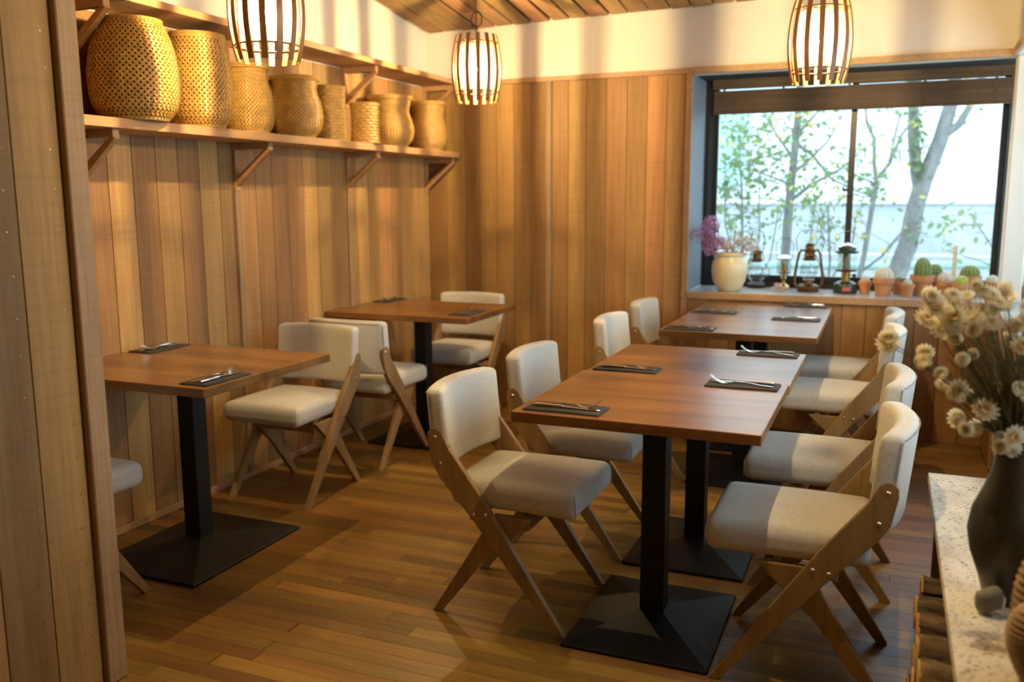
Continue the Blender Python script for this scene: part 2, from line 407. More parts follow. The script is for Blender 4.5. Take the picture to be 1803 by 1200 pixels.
# ---- trims
def trim(n, lo, hi, mat='cedar_trim', label=None, bev=.002):
    return struct(MB().box(lo, hi).build('trim_%d' % n, mat, None, None, bev), label, 'trim' if label else None)
trim(2, (0, -.016, TOPW), (WX0, .014, TOPW+.028), label='thin cedar rail capping the back wall boards')
trim(3, (WX0, -.016, TOPW-.004), (3.29, .014, TOPW+.030), label='thin cedar rail above the big window')
trim(4, (3.268, YB, TOPW-.004), (3.29, -.016, TOPW+.030), label='thin cedar rail above the side window')
struct(MB().box((0, -3.46, 0), (.012, 0, .028)).build('baseboard_left', 'cedar_trim', None, None, .002), 'low pale strip along the foot of the left wall', 'baseboard')
for n, yy in enumerate((-1.868, -.95)):
    trim(5+n, (-.001, yy-.018, .03), (.012, yy+.018, 1.355), 'cedar_post', 'narrow vertical batten on the left wall below the %s shelf bracket' % ('second' if n == 0 else 'third'))
# ---- window bay: soffit, reveals, sill, pillar
BY = .46; BX = 3.72
bay = MB().box((WX0-.03, .12, TOPW-.0), (BX+.1, BY+.06, TOPW+.05)).box((XR+.1, -3.5, TOPW), (BX+.1, .12, TOPW+.05))
struct(bay.build('bay_soffit', 'soffit_paint'), 'dark painted soffit over the window bay', 'soffit')
struct(MB().box((WX0-.05, .0145, SILL), (WX0, BY+.06, TOPW)).build('window_reveal', 'reveal_paint', None, None, .002), 'dark blue grey painted reveal beside the big window', 'reveal')
struct(MB().box((3.36, BY-.03, SILL), (BX+.06, BY+.06, TOPW)).box((BX-.02, -3.55, SILL), (BX+.06, -3.45, TOPW)).box((XR+.1, -3.55, SILL), (BX, -3.45, TOPW)).build('bay_corner', 'plaster'), 'white outer corner of the window bay', 'wall')
struct(MB().box((WX0-.02, .12, .0), (BX+.06, BY+.06, SILL-.045)).box((XR+.1, -3.55, 0), (BX+.06, .12, SILL-.045)).build('bay_base', 'concrete'))
sl = MB().prism([(WX0, -.012), (XR-.012, -.012), (XR-.012, -3.46), (BX, -3.46), (BX, BY), (WX0, BY)], SILL-.012, SILL, 'z')
sl = struct(sl.build('window_sill', 'sill_top', None, None, .0015), 'pale window sill running round the bay corner', 'sill')
MB().box((WX0-.002, -.020, SILL-.040), (XR-.012, .016, SILL-.001)).box((XR-.020, -3.46, SILL-.040), (XR+.016, -.020, SILL-.001)).build('sill_edge', 'cedar_trim', sl, None, .002)
struct(MB().box((3.302, .0, SILL), (3.40, .115, TOPW)).build('corner_pillar', 'plaster', None, None, .004), 'white pillar at the corner of the window bay', 'pillar')
# ---- window_1 (back) : sliding black aluminium window
def window(n, label, place, length, z0, z1, mull):
    """local x along the window, y outwards; origin at the left lower corner"""
    w = struct(link('window_%d' % n, None, None, place[0], (0, 0, place[1])), label, 'window')
    H = z1-z0
    fr = MB()
    for lo, hi in (((0, -.03, 0), (.03, .06, H)), ((length-.03, -.03, 0), (length, .06, H)), ((.03, -.03, 0), (length-.03, .06, .03)), ((.03, -.03, H-.03), (length-.03, .06, H))): fr.box(lo, hi)
    for k in range(3): fr.box((.03, -.028+k*.026, .03), (.040+k*.004, -.014+k*.026, H-.03))
    fr.build('frame', 'window_metal', w, None, .002)
    for s, (a, b, yy) in enumerate(((.042, mull+.018, .0), (mull-.018, length-.032, .028))):
        sa = MB()
        for lo, hi in (((a, yy, .03), (a+.034, yy+.022, H-.03)), ((b-.034, yy, .03), (b, yy+.022, H-.03)), ((a+.034, yy, .03), (b-.034, yy+.022, .07)), ((a+.034, yy, H-.048), (b-.034, yy+.022, H-.03))): sa.box(lo, hi)
        so = sa.build('sash', 'window_metal', w, None, .002)
        MB().box((a+.034, yy+.008, .07), (b-.034, yy+.013, H-.048)).build('pane', 'pane_glass', so)
    la = MB().box((mull-.012, -.022, .545), (mull+.010, 0, .60)).box((mull-.042, -.030, .572), (mull-.012, -.016, .586)).box((mull-.042, -.030, .572), (mull-.032, -.016, .60))
    la.build('latch', 'window_metal', w, None, .002)
window(1, 'big black framed sliding window in the back wall', ((WX0, BY-.03, SILL), 0), 3.36-WX0, SILL, TOPW, 2.537-WX0)
window(2, 'black framed side window beyond the right low wall', ((BX-.03, .42, SILL), -PI/2), 3.86, SILL, TOPW, 1.93)
# ---- bamboo blind
bl = thing('bamboo_blind', 'brown bamboo roll blind hanging across the top of the window', 'blind', (1.745, .375, 0))
BLW = 3.335-1.745
reeds = MB()
zz = 1.808
while zz < 1.998:
    if not (1.934 < zz < 1.944): reeds.box((0, -.002, zz), (BLW, .002, zz+.0050))
    zz += .0052
o = reeds.build('reeds', 'blind_reed', bl); o['kind'] = 'stuff'
fl_ = MB(); zz = 1.945
while zz < 1.998: fl_.box((-.005, -.018, zz), (BLW+.005, -.014, zz+.0049)); zz += .005
o = fl_.build('valance', 'blind_reed', bl); o['kind'] = 'stuff'
for xx in (.06, .40, .76, 1.15, 1.50): MB().box((xx-.006, -.004, 1.806), (xx+.006, .004, 1.945)).build('tape', 'blind_reed', bl)
MB().box((0, -.012, 1.800), (BLW, .006, 1.810)).build('bottom_bar', 'blind_reed', bl, None, .002)
MB().box((0, -.012, 1.975), (BLW, .010, 1.999)).build('head_rail', 'blind_reed', bl)

# ================================================================== SHELVES
BR = (-2.735, -1.868, -.95, -.045)
def shelf(label, ztop, depth, t, z_wall):
    s = thing('wall_shelf', label, 'shelf', (0, 0, 0), 0, 'long wall shelves')
    MB().box((.001, -3.46, ztop-t), (depth, -.018, ztop)).build('plank', 'shelf_board', s, None, .002)
    for i, yy in enumerate(BR):
        b = link('bracket', MB().box((.0005, yy-.015, ztop-t-.030), (depth-.03, yy+.015, ztop-t)).mesh('bracket', 'shelf_board', None, .0015), s)
        MB().prism([(.0005, z_wall), (.0005, z_wall+.045), (depth-.055, ztop-t-.030), (depth-.025, ztop-t-.030), (depth-.025, ztop-t-.034)], yy-.013, yy+.013).build('strut', 'shelf_board', b, None, .0015)
        MB().box((.0005, yy-.015, z_wall-.005), (.016, yy+.015, ztop-t-.03)).build('upright', 'shelf_board', b, None, .0015)
    return s
shelf('lower cedar wall shelf carrying the row of woven baskets', 1.598, .234, .036, 1.355)
shelf('upper empty cedar wall shelf above the woven baskets', 2.034, .234, .028, 1.80)

# ================================================================== BASKETS
def interp(prof, t):
    for (t0, r0), (t1, r1) in zip(prof[:-1], prof[1:]):
        if t <= t1:
            u = (t-t0)/(t1-t0); u = u*u*(3-2*u) if False else u
            return r0+(r1-r0)*u
    return prof[-1][1]
def smoothprof(pts, t):
    # Catmull-Rom through (t, r)
    P = pts
    for i in range(len(P)-1):
        if t <= P[i+1][0] or i == len(P)-2:
            p0 = P[max(i-1, 0)]; p1 = P[i]; p2 = P[i+1]; p3 = P[min(i+2, len(P)-1)]
            u = (t-p1[0])/(p2[0]-p1[0])
            m1 = (p2[1]-p0[1])/(p2[0]-p0[0])*(p2[0]-p1[0]); m2 = (p3[1]-p1[1])/(p3[0]-p1[0])*(p2[0]-p1[0])
            return (2*u**3-3*u*u+1)*p1[1]+(u**3-2*u*u+u)*m1+(-2*u**3+3*u*u)*p2[1]+(u**3-u*u)*m2
def basket(label, loc, R, h, prof, n, twist, cover, mat):
    t_ = thing('woven_basket', label, 'basket', loc, random.uniform(0, 6), 'woven bamboo baskets on the shelf')
    mb = MB(); segs = max(24, int(n*twist/PI*2)); amp = .0026
    for d in (1, -1):
        for i in range(n):
            k = len(mb.v); ph = 2*PI*i/n; dth = PI/n*cover
            for s in range(segs+1):
                t = s/segs; r = R*smoothprof(prof, t)+d*amp*math.cos(n*twist*t)
                for e in (-1, 1):
                    a = ph+d*twist*t+e*dth; mb.v.append((r*math.cos(a), r*math.sin(a), .004+t*(h-.004)))
            for s in range(segs): mb.f.append((k+2*s, k+2*s+1, k+2*s+3, k+2*s+2))
    mb.build('woven_wall', mat, t_, 1.2)
    MB().lathe([(R*.95*smoothprof(prof, q/16)-.003, .006+q/16*(h-.012)) for q in range(17)], 32, cap=False).build('inner_sheet', 'basket_inner_shade', t_, SM)  # added sheet; its dark colour stands for the shade seen through the weave
    mb = MB(); rt_ = R*prof[-1][1]
    mb.ring(rt_, .005, h, 48, 8).ring(rt_+.002, .004, h-.012, 48, 8); mb.build('rim', mat, t_, SM)
    MB().lathe([(.001, .002), (R*prof[0][1]*.98, 0), (R*prof[0][1]*1.005, .008), (R*prof[0][1]*.9, .008), (.001, .006)], 32).build('base', mat, t_, SM)
    return t_
def ribbed(label, loc, R, h, rows_, stakes):
    t_ = thing('woven_basket', label, 'basket', loc, random.uniform(0, 6), 'woven bamboo baskets on the shelf')
    mb = MB(); na = stakes*6; nz = rows_*8
    for j in range(nz+1):
        t = j/nz; base = R*(.93+.07*(2*t-1)**2)
        for i in range(na):
            a = 2*PI*i/na; row = int(t*rows_); sgn = 1 if row % 2 else -1
            r = base*(1+.05*math.sin(PI*(t*rows_ % 1))*(1+.5*sgn*math.cos(stakes*a/2)))
            mb.v.append((r*math.cos(a), r*math.sin(a), t*h))
    for j in range(nz):
        for i in range(na): mb.f.append((j*na+i, j*na+(i+1) % na, (j+1)*na+(i+1) % na, (j+1)*na+i))
    mb.build('woven_wall', 'bamboo_dense', t_, 1.2)
    MB().ring(R*.985, .006, h, 48, 8).build('rim', 'bamboo_dense', t_, SM)
    MB().lathe([(.001, .003), (R*.97, .001), (R*.97, .006), (.001, .006)], 32).build('base', 'bamboo_dense', t_, SM)
    MB().lathe([(R*.90, h-.002), (R*.84, h*.5), (R*.88, .008), (.001, .008)], 32, cap=False).build('inner_sheet', 'bamboo_dense', t_, SM)
ZS = 1.598
big = [(0, .72), (.12, .92), (.30, 1.0), (.55, .985), (.8, .86), (.95, .72), (1, .67)]
big2 = [(0, .74), (.12, .93), (.32, 1.0), (.6, .985), (.85, .90), (1, .83)]
pot_ = [(0, .78), (.12, .94), (.32, 1.0), (.55, .94), (.76, .80), (.88, .78), (1, .82)]
wide = [(0, .70), (.14, .92), (.36, 1.0), (.58, .93), (.76, .80), (.86, .80), (1, .86)]
waist = [(0, .72), (.14, .93), (.33, 1.0), (.52, .92), (.70, .80), (.84, .84), (1, .92)]
basket('largest open-weave bamboo basket, a tapering barrel beside the post', (.172, -2.60, ZS), .158, .355, big, 46, 2.2, .60, 'bamboo')
basket('tall open-weave bamboo basket, second from the foreground post', (.145, -2.235, ZS), .131, .362, big2, 42, 2.4, .62, 'bamboo')
basket('necked bamboo basket with wide round rim, third from the post', (.128, -1.915, ZS), .113, .288, pot_, 42, 2.3, .66, 'bamboo')
basket('squat round-bellied bamboo basket with dark rim, fourth from the post', (.140, -1.585, ZS), .127, .275, wide, 44, 2.1, .68, 'bamboo')
ribbed('tall narrow ribbed bamboo cylinder, fifth basket from the post', (.115, -1.265, ZS), .079, .268, 17, 26)
ribbed('short ribbed bamboo cylinder in front of a waisted basket', (.170, -1.02, ZS), .077, .205, 13, 26)
basket('waisted bamboo basket behind the short ribbed cylinder', (.142, -.715, ZS), .133, .272, waist, 48, 2.0, .76, 'bamboo_dense')
basket('waisted bamboo basket at the far end by the corner', (.130, -.235, ZS), .118, .285, waist, 46, 2.1, .76, 'bamboo_dense')

# ================================================================== TABLES
HT = .72
def table(label, x0, x1, y0, y1, base=None, hb=(.215, .262), dz=0):
    cx, cy = base or ((x0+x1)/2, (y0+y1)/2)
    t = thing('bistro_table', label, 'table', (cx, cy, 0), 0, 'square wooden bistro tables')
    MB().box((x0-cx, y0-cy, HT-.030+dz), (x1-cx, y1-cy, HT+dz)).build('table_top', 'walnut_top', t, None, .002)
    c = .0365
    MB().box((-c, -c, .045), (c, c, HT-.036)).build('column', 'black_metal', t, None, .003)
    MB().box((-.15, -.15, HT-.036), (.15, .15, HT-.030+dz)).box((-.2, -.025, HT-.05), (.2, .025, HT-.036)).build('mounting_plate', 'black_metal', t, None, .002)
    a, b = hb
    v = [(-a, -b, 0), (a, -b, 0), (a, b, 0), (-a, b, 0), (-a, -b, .012), (a, -b, .012), (a, b, .012), (-a, b, .012), (-c-.002, -c-.002, .052), (c+.002, -c-.002, .052), (c+.002, c+.002, .052), (-c-.002, c+.002, .052)]
    f = [(0,3,2,1),(0,1,5,4),(1,2,6,5),(2,3,7,6),(3,0,4,7),(4,5,9,8),(5,6,10,9),(6,7,11,10),(7,4,8,11),(8,9,10,11)]
    MB().add(v, f).build('base', 'black_metal', t, None, .0025)
    return t
table('nearest square walnut table of the long right-hand row', 1.80, 2.488, -2.924, -2.262)
table('second walnut table of the right-hand row, touching the nearest one', 1.80, 2.490, -2.258, -1.627, dz=-.006)
table('third walnut table of the right-hand row, past the gap', 1.82, 2.502, -1.240, -.642)
table('last walnut table of the right-hand row, under the window', 1.82, 2.502, -.640, -.041)
table('walnut table against the left wall beside the foreground post', .006, .784, -3.016, -2.315, (.396, -2.655), (.24, .302))
table('walnut table against the left wall in the far corner', .006, .845, -1.215, -.581, (.425, -.90))

# ================================================================== CHAIRS
def make_chair():
    t = thing('dining_chair', 'x', 'chair', (0, 0, 0), 0, 'upholstered wooden compass chairs')
    D = .22; HW = .2125; TH = .022
    def S(p): return [(x+D, z) for x, z in p]
    frame_poly = S([(.008, 0), (-.022, 0), (-.30, .340), (-.405, .455), (-.432, .50), (-.447, .575), (-.446, .598), (-.434, .612), (-.416, .614), (-.400, .604), (-.375, .552), (-.268, .412)])
    leg_poly = S([(-.452, 0), (-.422, 0), (-.262, .205), (-.105, .352), (-.235, .352), (-.285, .27)])
    screw_me = MB().lathe([(.0001, .0030), (.0042, .0026), (.0062, .0008), (.0066, 0)], 12).mesh('screw', 'chrome', SM)
    for s in (-1, 1):
        a, b = sorted((s*HW, s*(HW-TH)))
        fr = MB().prism(frame_poly, a, b).build('side_frame', 'beech_frame', t, None, .003, 2)
        for sx, sz in ((-.421, .585), (-.404, .503), (-.252, .356), (-.292, .352)):
            link('screw', screw_me, fr, (sx+D, s*(HW+.0002), sz), (-s*PI/2, 0, 0))
        a, b = sorted((s*(HW-TH-.001), s*(HW-2*TH)))
        MB().prism(leg_poly, a, b).build('rear_leg', 'beech_frame', t, None, .003, 2)
    MB().box((-.150+D, -.169, .305), (-.125+D, .169, .356)).box((-.315+D, -.189, .325), (-.290+D, .189, .362)).build('stretcher', 'beech_frame', t, None, .002)
    def seatfn(p):
        x, y, z = p; u = x/.215; v = y/.19
        if z > 0: z += .014*(1-u*u)*(1-v*v)
        w = 1+.05*max(0, u)
        return (x, y*w, z-.012*max(0, -u)*0)
    seat = MB().rbox(.425, .376, .088, .032, 10, seatfn, (-.178+D, 0, .406)).build('seat', 'linen', t, SM)
    for (px, py) in ((.030, -.186), (.030, .186)):
        MB().tube([(px+D, py, .370), (px+D+.0015, py*1.015, .41), (px+D-.004, py, .445)], .0013, 6).build('seam', 'seam_thread', seat, SM)
    lean = .17
    def backfn(p):
        x, y, z = p; v = y/.2125
        x += .040*v*v-.016 - lean*z*.55
        z2 = z - (.005*v*v if z > 0 else 0)
        return (x, y, z2)
    back = MB().rbox(.062, .423, .262, .019, 10, backfn, (-.432+D, 0, .606)).build('backrest', 'linen', t, SM)
    sm = MB(); pth = []
    for k in range(25):
        v = -1+2*k/24; y = v*.200; z = .131-.004
        p = backfn((-.029, y, z-.010)); pth.append((p[0]-.432+D-.0022, p[1], p[2]+.606+.002))
    sm.tube(pth, .0017, 6).build('seam', 'seam_thread', back, SM)
    for s in (-1, 1):
        pth = []
        for k in range(10):
            z = -.115+.23*k/9; p = backfn((-.022, s*.2085, z)); pth.append((p[0]-.432+D-.004, p[1]+s*.0015, p[2]+.606))
        MB().tube(pth, .0017, 6).build('seam', 'seam_thread', back, SM)
    return t
proto = make_chair()
used = [False]
def chair(label, x, y, rz):
    if not used[0]:
        used[0] = True; proto.location = (x, y, 0); proto.rotation_euler = (0, 0, rz); proto['label'] = label; return proto
    return clone(proto, label, (x, y, 0), rz)
# left side of the long row, facing right (+x): local x=.22 is the front foot
chair('cream chair pulled out at the left of the nearest right-hand table', 1.698, -2.598, 0)
chair('cream chair at the left side of the second right-hand table', 1.698, -1.972, 0)
chair('cream chair at the left side of the third right-hand table', 1.715, -.945, 0)
chair('cream chair at the left of the last table, against the back wall', 1.705, -.245, 0)
chair('cream chair nearest the stone counter, right of the nearest table', 2.590, -2.650, PI)
chair('cream chair at the right side of the second right-hand table', 2.598, -1.995, PI)
chair('cream chair at the right side of the third right-hand table', 2.588, -.905, PI)
chair('cream chair at the right of the last table, below the cactus pots', 2.590, -.250, PI)
chair('cream chair facing the left wall table beside the post', .334, -1.950, -PI/2)
chair('cream chair back to back with another, facing the corner table', .356, -1.335, PI/2)
chair('cream chair behind the corner table, against the back wall', .404, -.420, -PI/2)
chair('mostly hidden cream chair behind the foreground post', .300, -3.245, PI/2)

# ================================================================== PLACE SETTINGS
def ribbon(mb, path, widths, th):
    """flat bar along path [(x,z)], width in y"""
    k = len(mb.v); n = len(path)
    for (x, z), w in zip(path, widths): mb.v += [(x, -w/2, z), (x, w/2, z), (x, w/2, z+th), (x, -w/2, z+th)]
    for i in range(n-1):
        for j in range(4): mb.f.append((k+i*4+j, k+i*4+(j+1) % 4, k+(i+1)*4+(j+1) % 4, k+(i+1)*4+j))
    mb.f.append((k+3, k+2, k+1, k)); mb.f.append((k+(n-1)*4, k+(n-1)*4+1, k+(n-1)*4+2, k+(n-1)*4+3)); return mb
nap_mb = MB()
def napfn(k):
    def fn(p):
        x, y, z = p
        return (x+.0006*math.sin(y*60), y+.0015*math.sin(x*34+k), z+.0006*math.sin(x*25+k)*(1 if z > 0 else .2))
    return fn
nap_lo = MB().rbox(.226, .112, .0026, .0013, 6, napfn(0), (0, 0, .0014)).mesh('lower_fold', 'napkin_cloth', SM)
nap_hi = MB().rbox(.222, .109, .0026, .0013, 6, napfn(1.3), (.001, .001, .0040)).mesh('upper_fold', 'napkin_cloth', SM)
kh = MB(); kh.rbox(.092, .0145, .0085, .004, 3, lambda p: (p[0], p[1]*(1+p[0]*1.5), p[2]), (-.049, 0, .0046)); kh_me = kh.mesh('handle', 'chrome', SM)
kb_me = ribbon(MB(), [(-.004, .004), (.012, .0035), (.07, .0018), (.095, .0012), (.104, .001)], [.010, .0165, .0175, .013, .003], .0016).mesh('blade', 'chrome', None, .0004)
fh_me = ribbon(MB(), [(-.10, .001), (-.092, .0006), (-.06, .002), (-.02, .007), (.02, .0075), (.035, .004)], [.010, .014, .010, .0055, .005, .007], .0024).mesh('handle', 'chrome', SM, .0006)
ft = MB(); ribbon(ft, [(.033, .0042), (.042, .0015), (.052, .0008), (.062, .0026)], [.007, .019, .023, .0235], .0018)
for q in range(4):
    k = len(ft.v); ribbon(ft, [(.060, .002), (.074, .0075), (.088, .0155), (.098, .024)], [.0036, .0034, .003, .0016], .0016)
    for i in range(k, len(ft.v)): x, y, z = ft.v[i]; ft.v[i] = (x, y+(-.0093+q*.0062), z)
ft_me = ft.mesh('tines', 'chrome', None)
def setting(where, x, y, rz, z=HT, jit=0):
    rz += jit
    n = thing('napkin', 'dark grey folded napkin '+where, 'napkin', (x, y, z), rz, 'folded napkins on the tables')
    link('lower_fold', nap_lo, n); link('upper_fold', nap_hi, n)
    c, s = math.cos(rz), math.sin(rz)
    def at(lx, ly): return (x+c*lx-s*ly, y+s*lx+c*ly, z+.0058)
    k = thing('table_knife', 'steel knife on the napkin '+where, 'knife', at(.0, -.012), rz+.02, 'knives on the napkins'); link('handle', kh_me, k); link('blade', kb_me, k)
    f = thing('table_fork', 'steel fork on the napkin '+where, 'fork', at(.004, .014), rz+random.uniform(-.10, -.02), 'forks on the napkins'); link('handle', fh_me, f); link('tines', ft_me, f)
setting('at the left of the nearest right-hand table', 1.937, -2.842, 0)
setting('at the right of the nearest right-hand table', 2.355, -2.335, PI)
setting('at the left of the second right-hand table', 1.932, -2.172, 0, HT-.006)
setting('at the right of the second right-hand table', 2.355, -1.690, PI, HT-.006)
setting('at the left of the third right-hand table', 1.945, -1.155, 0)
setting('at the right of the third right-hand table', 2.365, -.675, PI)
setting('at the left of the table under the window', 1.945, -.535, 0)
setting('at the right of the table under the window', 2.365, -.105, PI)
setting('on the wall side of the front left table', .075, -2.465, -PI/2, jit=.04)
setting('on the aisle side of the front left table', .712, -2.872, PI/2)
setting('on the wall side of the corner table', .075, -.650, -PI/2, jit=.04)
setting('on the aisle side of the corner table', .750, -1.010, PI/2)

# ================================================================== PENDANT LAMPS
def pendant(label, loc, drop, rz, knot=True):
    t = thing('pendant_lamp', label, 'lamp', loc, rz, 'barrel-shaped slatted pendant lamps')
    H, RM, RE, NS = .335, .1285, .104, 14
    prof = lambda z: RE+(RM-RE)*(1-(2*z/H)**2)
    sm = MB(); k0 = 0
    for j in range(13):
        z = -H/2+H*j/12; r = prof(z); hw = .0105
        sm.v += [(r-.0027, -hw, z), (r+.0027, -hw, z), (r+.0027, hw, z), (r-.0027, hw, z)]
    for i in range(12):
        for j in range(4): sm.f.append((i*4+j, i*4+(j+1) % 4, (i+1)*4+(j+1) % 4, (i+1)*4+j))
    sm.f += [(3, 2, 1, 0), (48, 49, 50, 51)]
    me = sm.mesh('slat', 'lamp_slat', SM, .0012)
    for i in range(NS): link('slat', me, t, None, (0, 0, 2*PI*(i+.5)/NS))
    for z in (-.115, .128):
        MB().ring(prof(z)-.006, .003, z, 48, 6).build('hoop', 'dark_iron', t, SM)
    sp = MB()
    for i in range(3):
        a = 2*PI*i/3; r = prof(.128)-.006; sp.tube([(0, 0, .128), (r*math.cos(a), r*math.sin(a), .128)], .0022, 6)
    sp.build('spoke', 'dark_iron', t, SM)
    MB().lathe([(.0001, .138), (.012, .136), (.017, .125), (.017, .058), (.0001, .056)], 20).build('socket', 'bronze', t, SM)
    MB().lathe([(.012, .060), (.014, .045), (.024, .020), (.030, -.010), (.026, -.035), (.013, -.053), (.0005, -.058)], 24).build('bulb', 'bulb_glass', t, SM)
    MB().lathe([(.088, .118), (.094, 0), (.088, -.110)], 36, cap=False).build('glass_liner', 'frosted_liner', t, SM)
    MB().lathe([(.0003, -.0080), (.0056, -.0056), (.0079, 0), (.0056, .0056), (.0003, .0080)], 8).build('filament', 'filament', t)
    pth = [(0, 0, .136), (0, 0, .20)]
    if knot:
        for k in range(13):
            a = -PI/2+.35+(2*PI-.7)*k/12; pth.append((.033*math.cos(a), .012*math.sin(a*.5), .245+.042*math.sin(a)))
        pth += [(0, 0, .215)]
    cord = MB().tube(pth, .0032, 6); cord.tube([(0, 0, .20), (0, 0, drop)], .0028, 6); co = cord.build('cord', 'dark_iron', t, SM)
    if knot: MB().lathe([(.0005, .190), (.009, .196), (.011, .206), (.006, .216), (.0005, .22)], 12).build('knot', 'dark_iron', co, SM)
    MB().lathe([(.0005, drop), (.035, drop-.004), (.04, drop-.02), (.012, drop-.028), (.0005, drop-.028)], 20).build('ceiling_rose', 'dark_iron', t, SM)
for lab, loc, rz in (('slatted barrel pendant lamp cut off by the top edge, before the shelf', (.730, -2.540, 1.950), .1),
                     ('slatted barrel pendant lamp hanging in front of the back left corner', (.738, -.840, 1.972), .05),
                     ('slatted barrel pendant lamp hanging in front of the big window', (2.446, -1.120, 1.950), .12),
                     ('slatted barrel pendant lamp over the nearest table, above the view', (2.42, -3.06, 1.975), .2)):
    pendant(lab, loc, ceil_z(loc[0], loc[1])-loc[2]+.004, rz)

# ================================================================== WINDOW SILL THINGS
# --- cream jar with dried flowers
j = thing('ceramic_jar', 'cream glazed round jar holding dried flowers on the sill', 'jar', (1.913, .105, SILL))
MB().lathe([(.0005, .001), (.055, 0), (.068, .008), (.092, .06), (.103, .115), (.098, .165), (.083, .195), (.080, .202), (.089, .208), (.090, .222), (.083, .226), (.076, .220), (.076, .2), (.09, .15), (.05, .03), (.0005, .025)], 40).build('body', 'cream_glaze', j, SM)
def spray(name, label, cat, origin, tips, mat, n_puff, puff, group=None):
    t = thing(name, label, cat, origin)
    st = MB(); pf = MB()
    for (tx, ty, tz, rad) in tips:
        st.tube([(0, 0, 0), (tx*.25, ty*.25, tz*.5), (tx, ty, tz)], [.0018, .0014, .0008], 5)
        for q in range(n_puff):
            d = Vector((random.gauss(0, 1), random.gauss(0, 1), random.gauss(0, 1))).normalized()*rad*random.random()**.4
            c = Vector((tx, ty, tz))+d; s = puff*random.uniform(.6, 1.3)
            a, b = Vector((random.gauss(0, 1), random.gauss(0, 1), random.gauss(0, 1))).normalized(), Vector((random.gauss(0, 1), random.gauss(0, 1), random.gauss(0, 1))).normalized()
            k = len(pf.v); e = a.cross(b).normalized()
            pf.v += [tuple(c+a*s), tuple(c+e*s*.5), tuple(c-a*s), tuple(c-e*s*.5), tuple(c+a.cross(e)*s*.6), tuple(c-a.cross(e)*s*.6)]
            pf.f += [(k, k+1, k+4), (k+1, k+2, k+4), (k+2, k+3, k+4), (k+3, k, k+4), (k+1, k, k+5), (k+2, k+1, k+5), (k+3, k+2, k+5), (k, k+3, k+5)]
            if q % 6 == 0: st.tube([(tx*.6, ty*.6, tz*.75), tuple(c)], [.0007, .0004], 4)
    st.build('stems', 'dry_stem', t); o = pf.build('florets', mat, t); o['kind'] = 'stuff'
    return t
P0 = (1.905, .105, SILL+.19)
spray('purple_dried_flowers', 'fluffy purple dried flowers leaning left out of the cream jar', 'flowers', P0,
      [(-.10, -.02, .20, .055), (-.155, -.03, .135, .06), (-.09, -.03, .125, .06), (-.13, .0, .17, .05), (-.045, -.03, .085, .045), (-.10, -.04, .06, .05)], 'purple_petal', 260, .0058)
spray('pale_dried_flowers', 'pale beige dried sprays filling the cream jar on the sill', 'flowers', (1.925, .105, SILL+.19),
      [(.0, -.03, .07, .04), (.05, -.02, .09, .045), (.10, .0, .095, .045), (.02, .02, .11, .04), (-.03, -.05, .06, .03), (.08, -.03, .05, .04), (.12, .02, .06, .035)], 'pale_petal', 130, .0045)
# --- lanterns
def wire_guard_lantern():
    t = thing('wire_lantern', 'round glass lantern with tall wire bail behind the cream jar', 'lantern', (2.035, .355, SILL))
    MB().lathe([(.0005, 0), (.052, 0), (.056, .008), (.056, .022), (.040, .030), (.030, .034), (.0005, .034)], 28).build('base', 'dark_iron', t, SM)
    MB().lathe([(.030, .034), (.052, .060), (.058, .09), (.050, .122), (.030, .148), (.026, .160)], 28, cap=False).build('globe', 'lantern_glass', t, SM)
    MB().lathe([(.030, .155), (.034, .162), (.034, .172), (.026, .176), (.026, .205), (.036, .212), (.024, .226), (.010, .232), (.008, .245), (.0005, .250)], 24).build('cap', 'bronze', t, SM)
    g = MB()
    for s in (-1, 1): g.tube([(s*.050, 0, .02), (s*.078, 0, .07), (s*.076, 0, .10), (s*.04, 0, .165), (s*.034, 0, .20), (s*.042, 0, .29), (s*.028, 0, .335), (0, 0, .348)], .0022, 6)
    for z, r in ((.075, .062), (.115, .057)): g.ring(r, .0016, z, 32, 5)
    g.build('wire_guard', 'dark_iron', t, SM)
wire_guard_lantern()
def small_lantern():
    t = thing('glass_lantern', 'small brass lantern with clear cylinder between two larger lanterns', 'lantern', (2.195, .345, SILL))
    MB().lathe([(.0005, 0), (.036, 0), (.040, .006), (.036, .018), (.016, .030), (.012, .05), (.018, .064), (.010, .075), (.010, .088), (.038, .094), (.040, .100), (.0005, .100)], 24).build('base', 'brass', t, SM)
    MB().lathe([(.036, .100), (.036, .182)], 24, cap=False).build('chimney', 'lantern_glass', t, SM)
    MB().lathe([(.048, .180), (.050, .184), (.030, .196), (.010, .202), (.0005, .203)], 24).build('cap', 'chrome', t, SM)
    MB().lathe([(.0005, .100), (.014, .102), (.013, .150), (.0005, .156)], 12).build('wick_holder', 'brass', t, SM)
    g = MB()
    for a in range(4): g.tube([(.040*math.cos(a*PI/2+.5), .040*math.sin(a*PI/2+.5), .095), (.040*math.cos(a*PI/2+.5), .040*math.sin(a*PI/2+.5), .184)], .0018, 6)
    g.tube([(-.046, 0, .182), (-.05, 0, .26), (-.028, 0, .30), (.028, 0, .30), (.05, 0, .26), (.046, 0, .182)], .0016, 6)
    g.build('wire_bail', 'dark_iron', t, SM)
small_lantern()
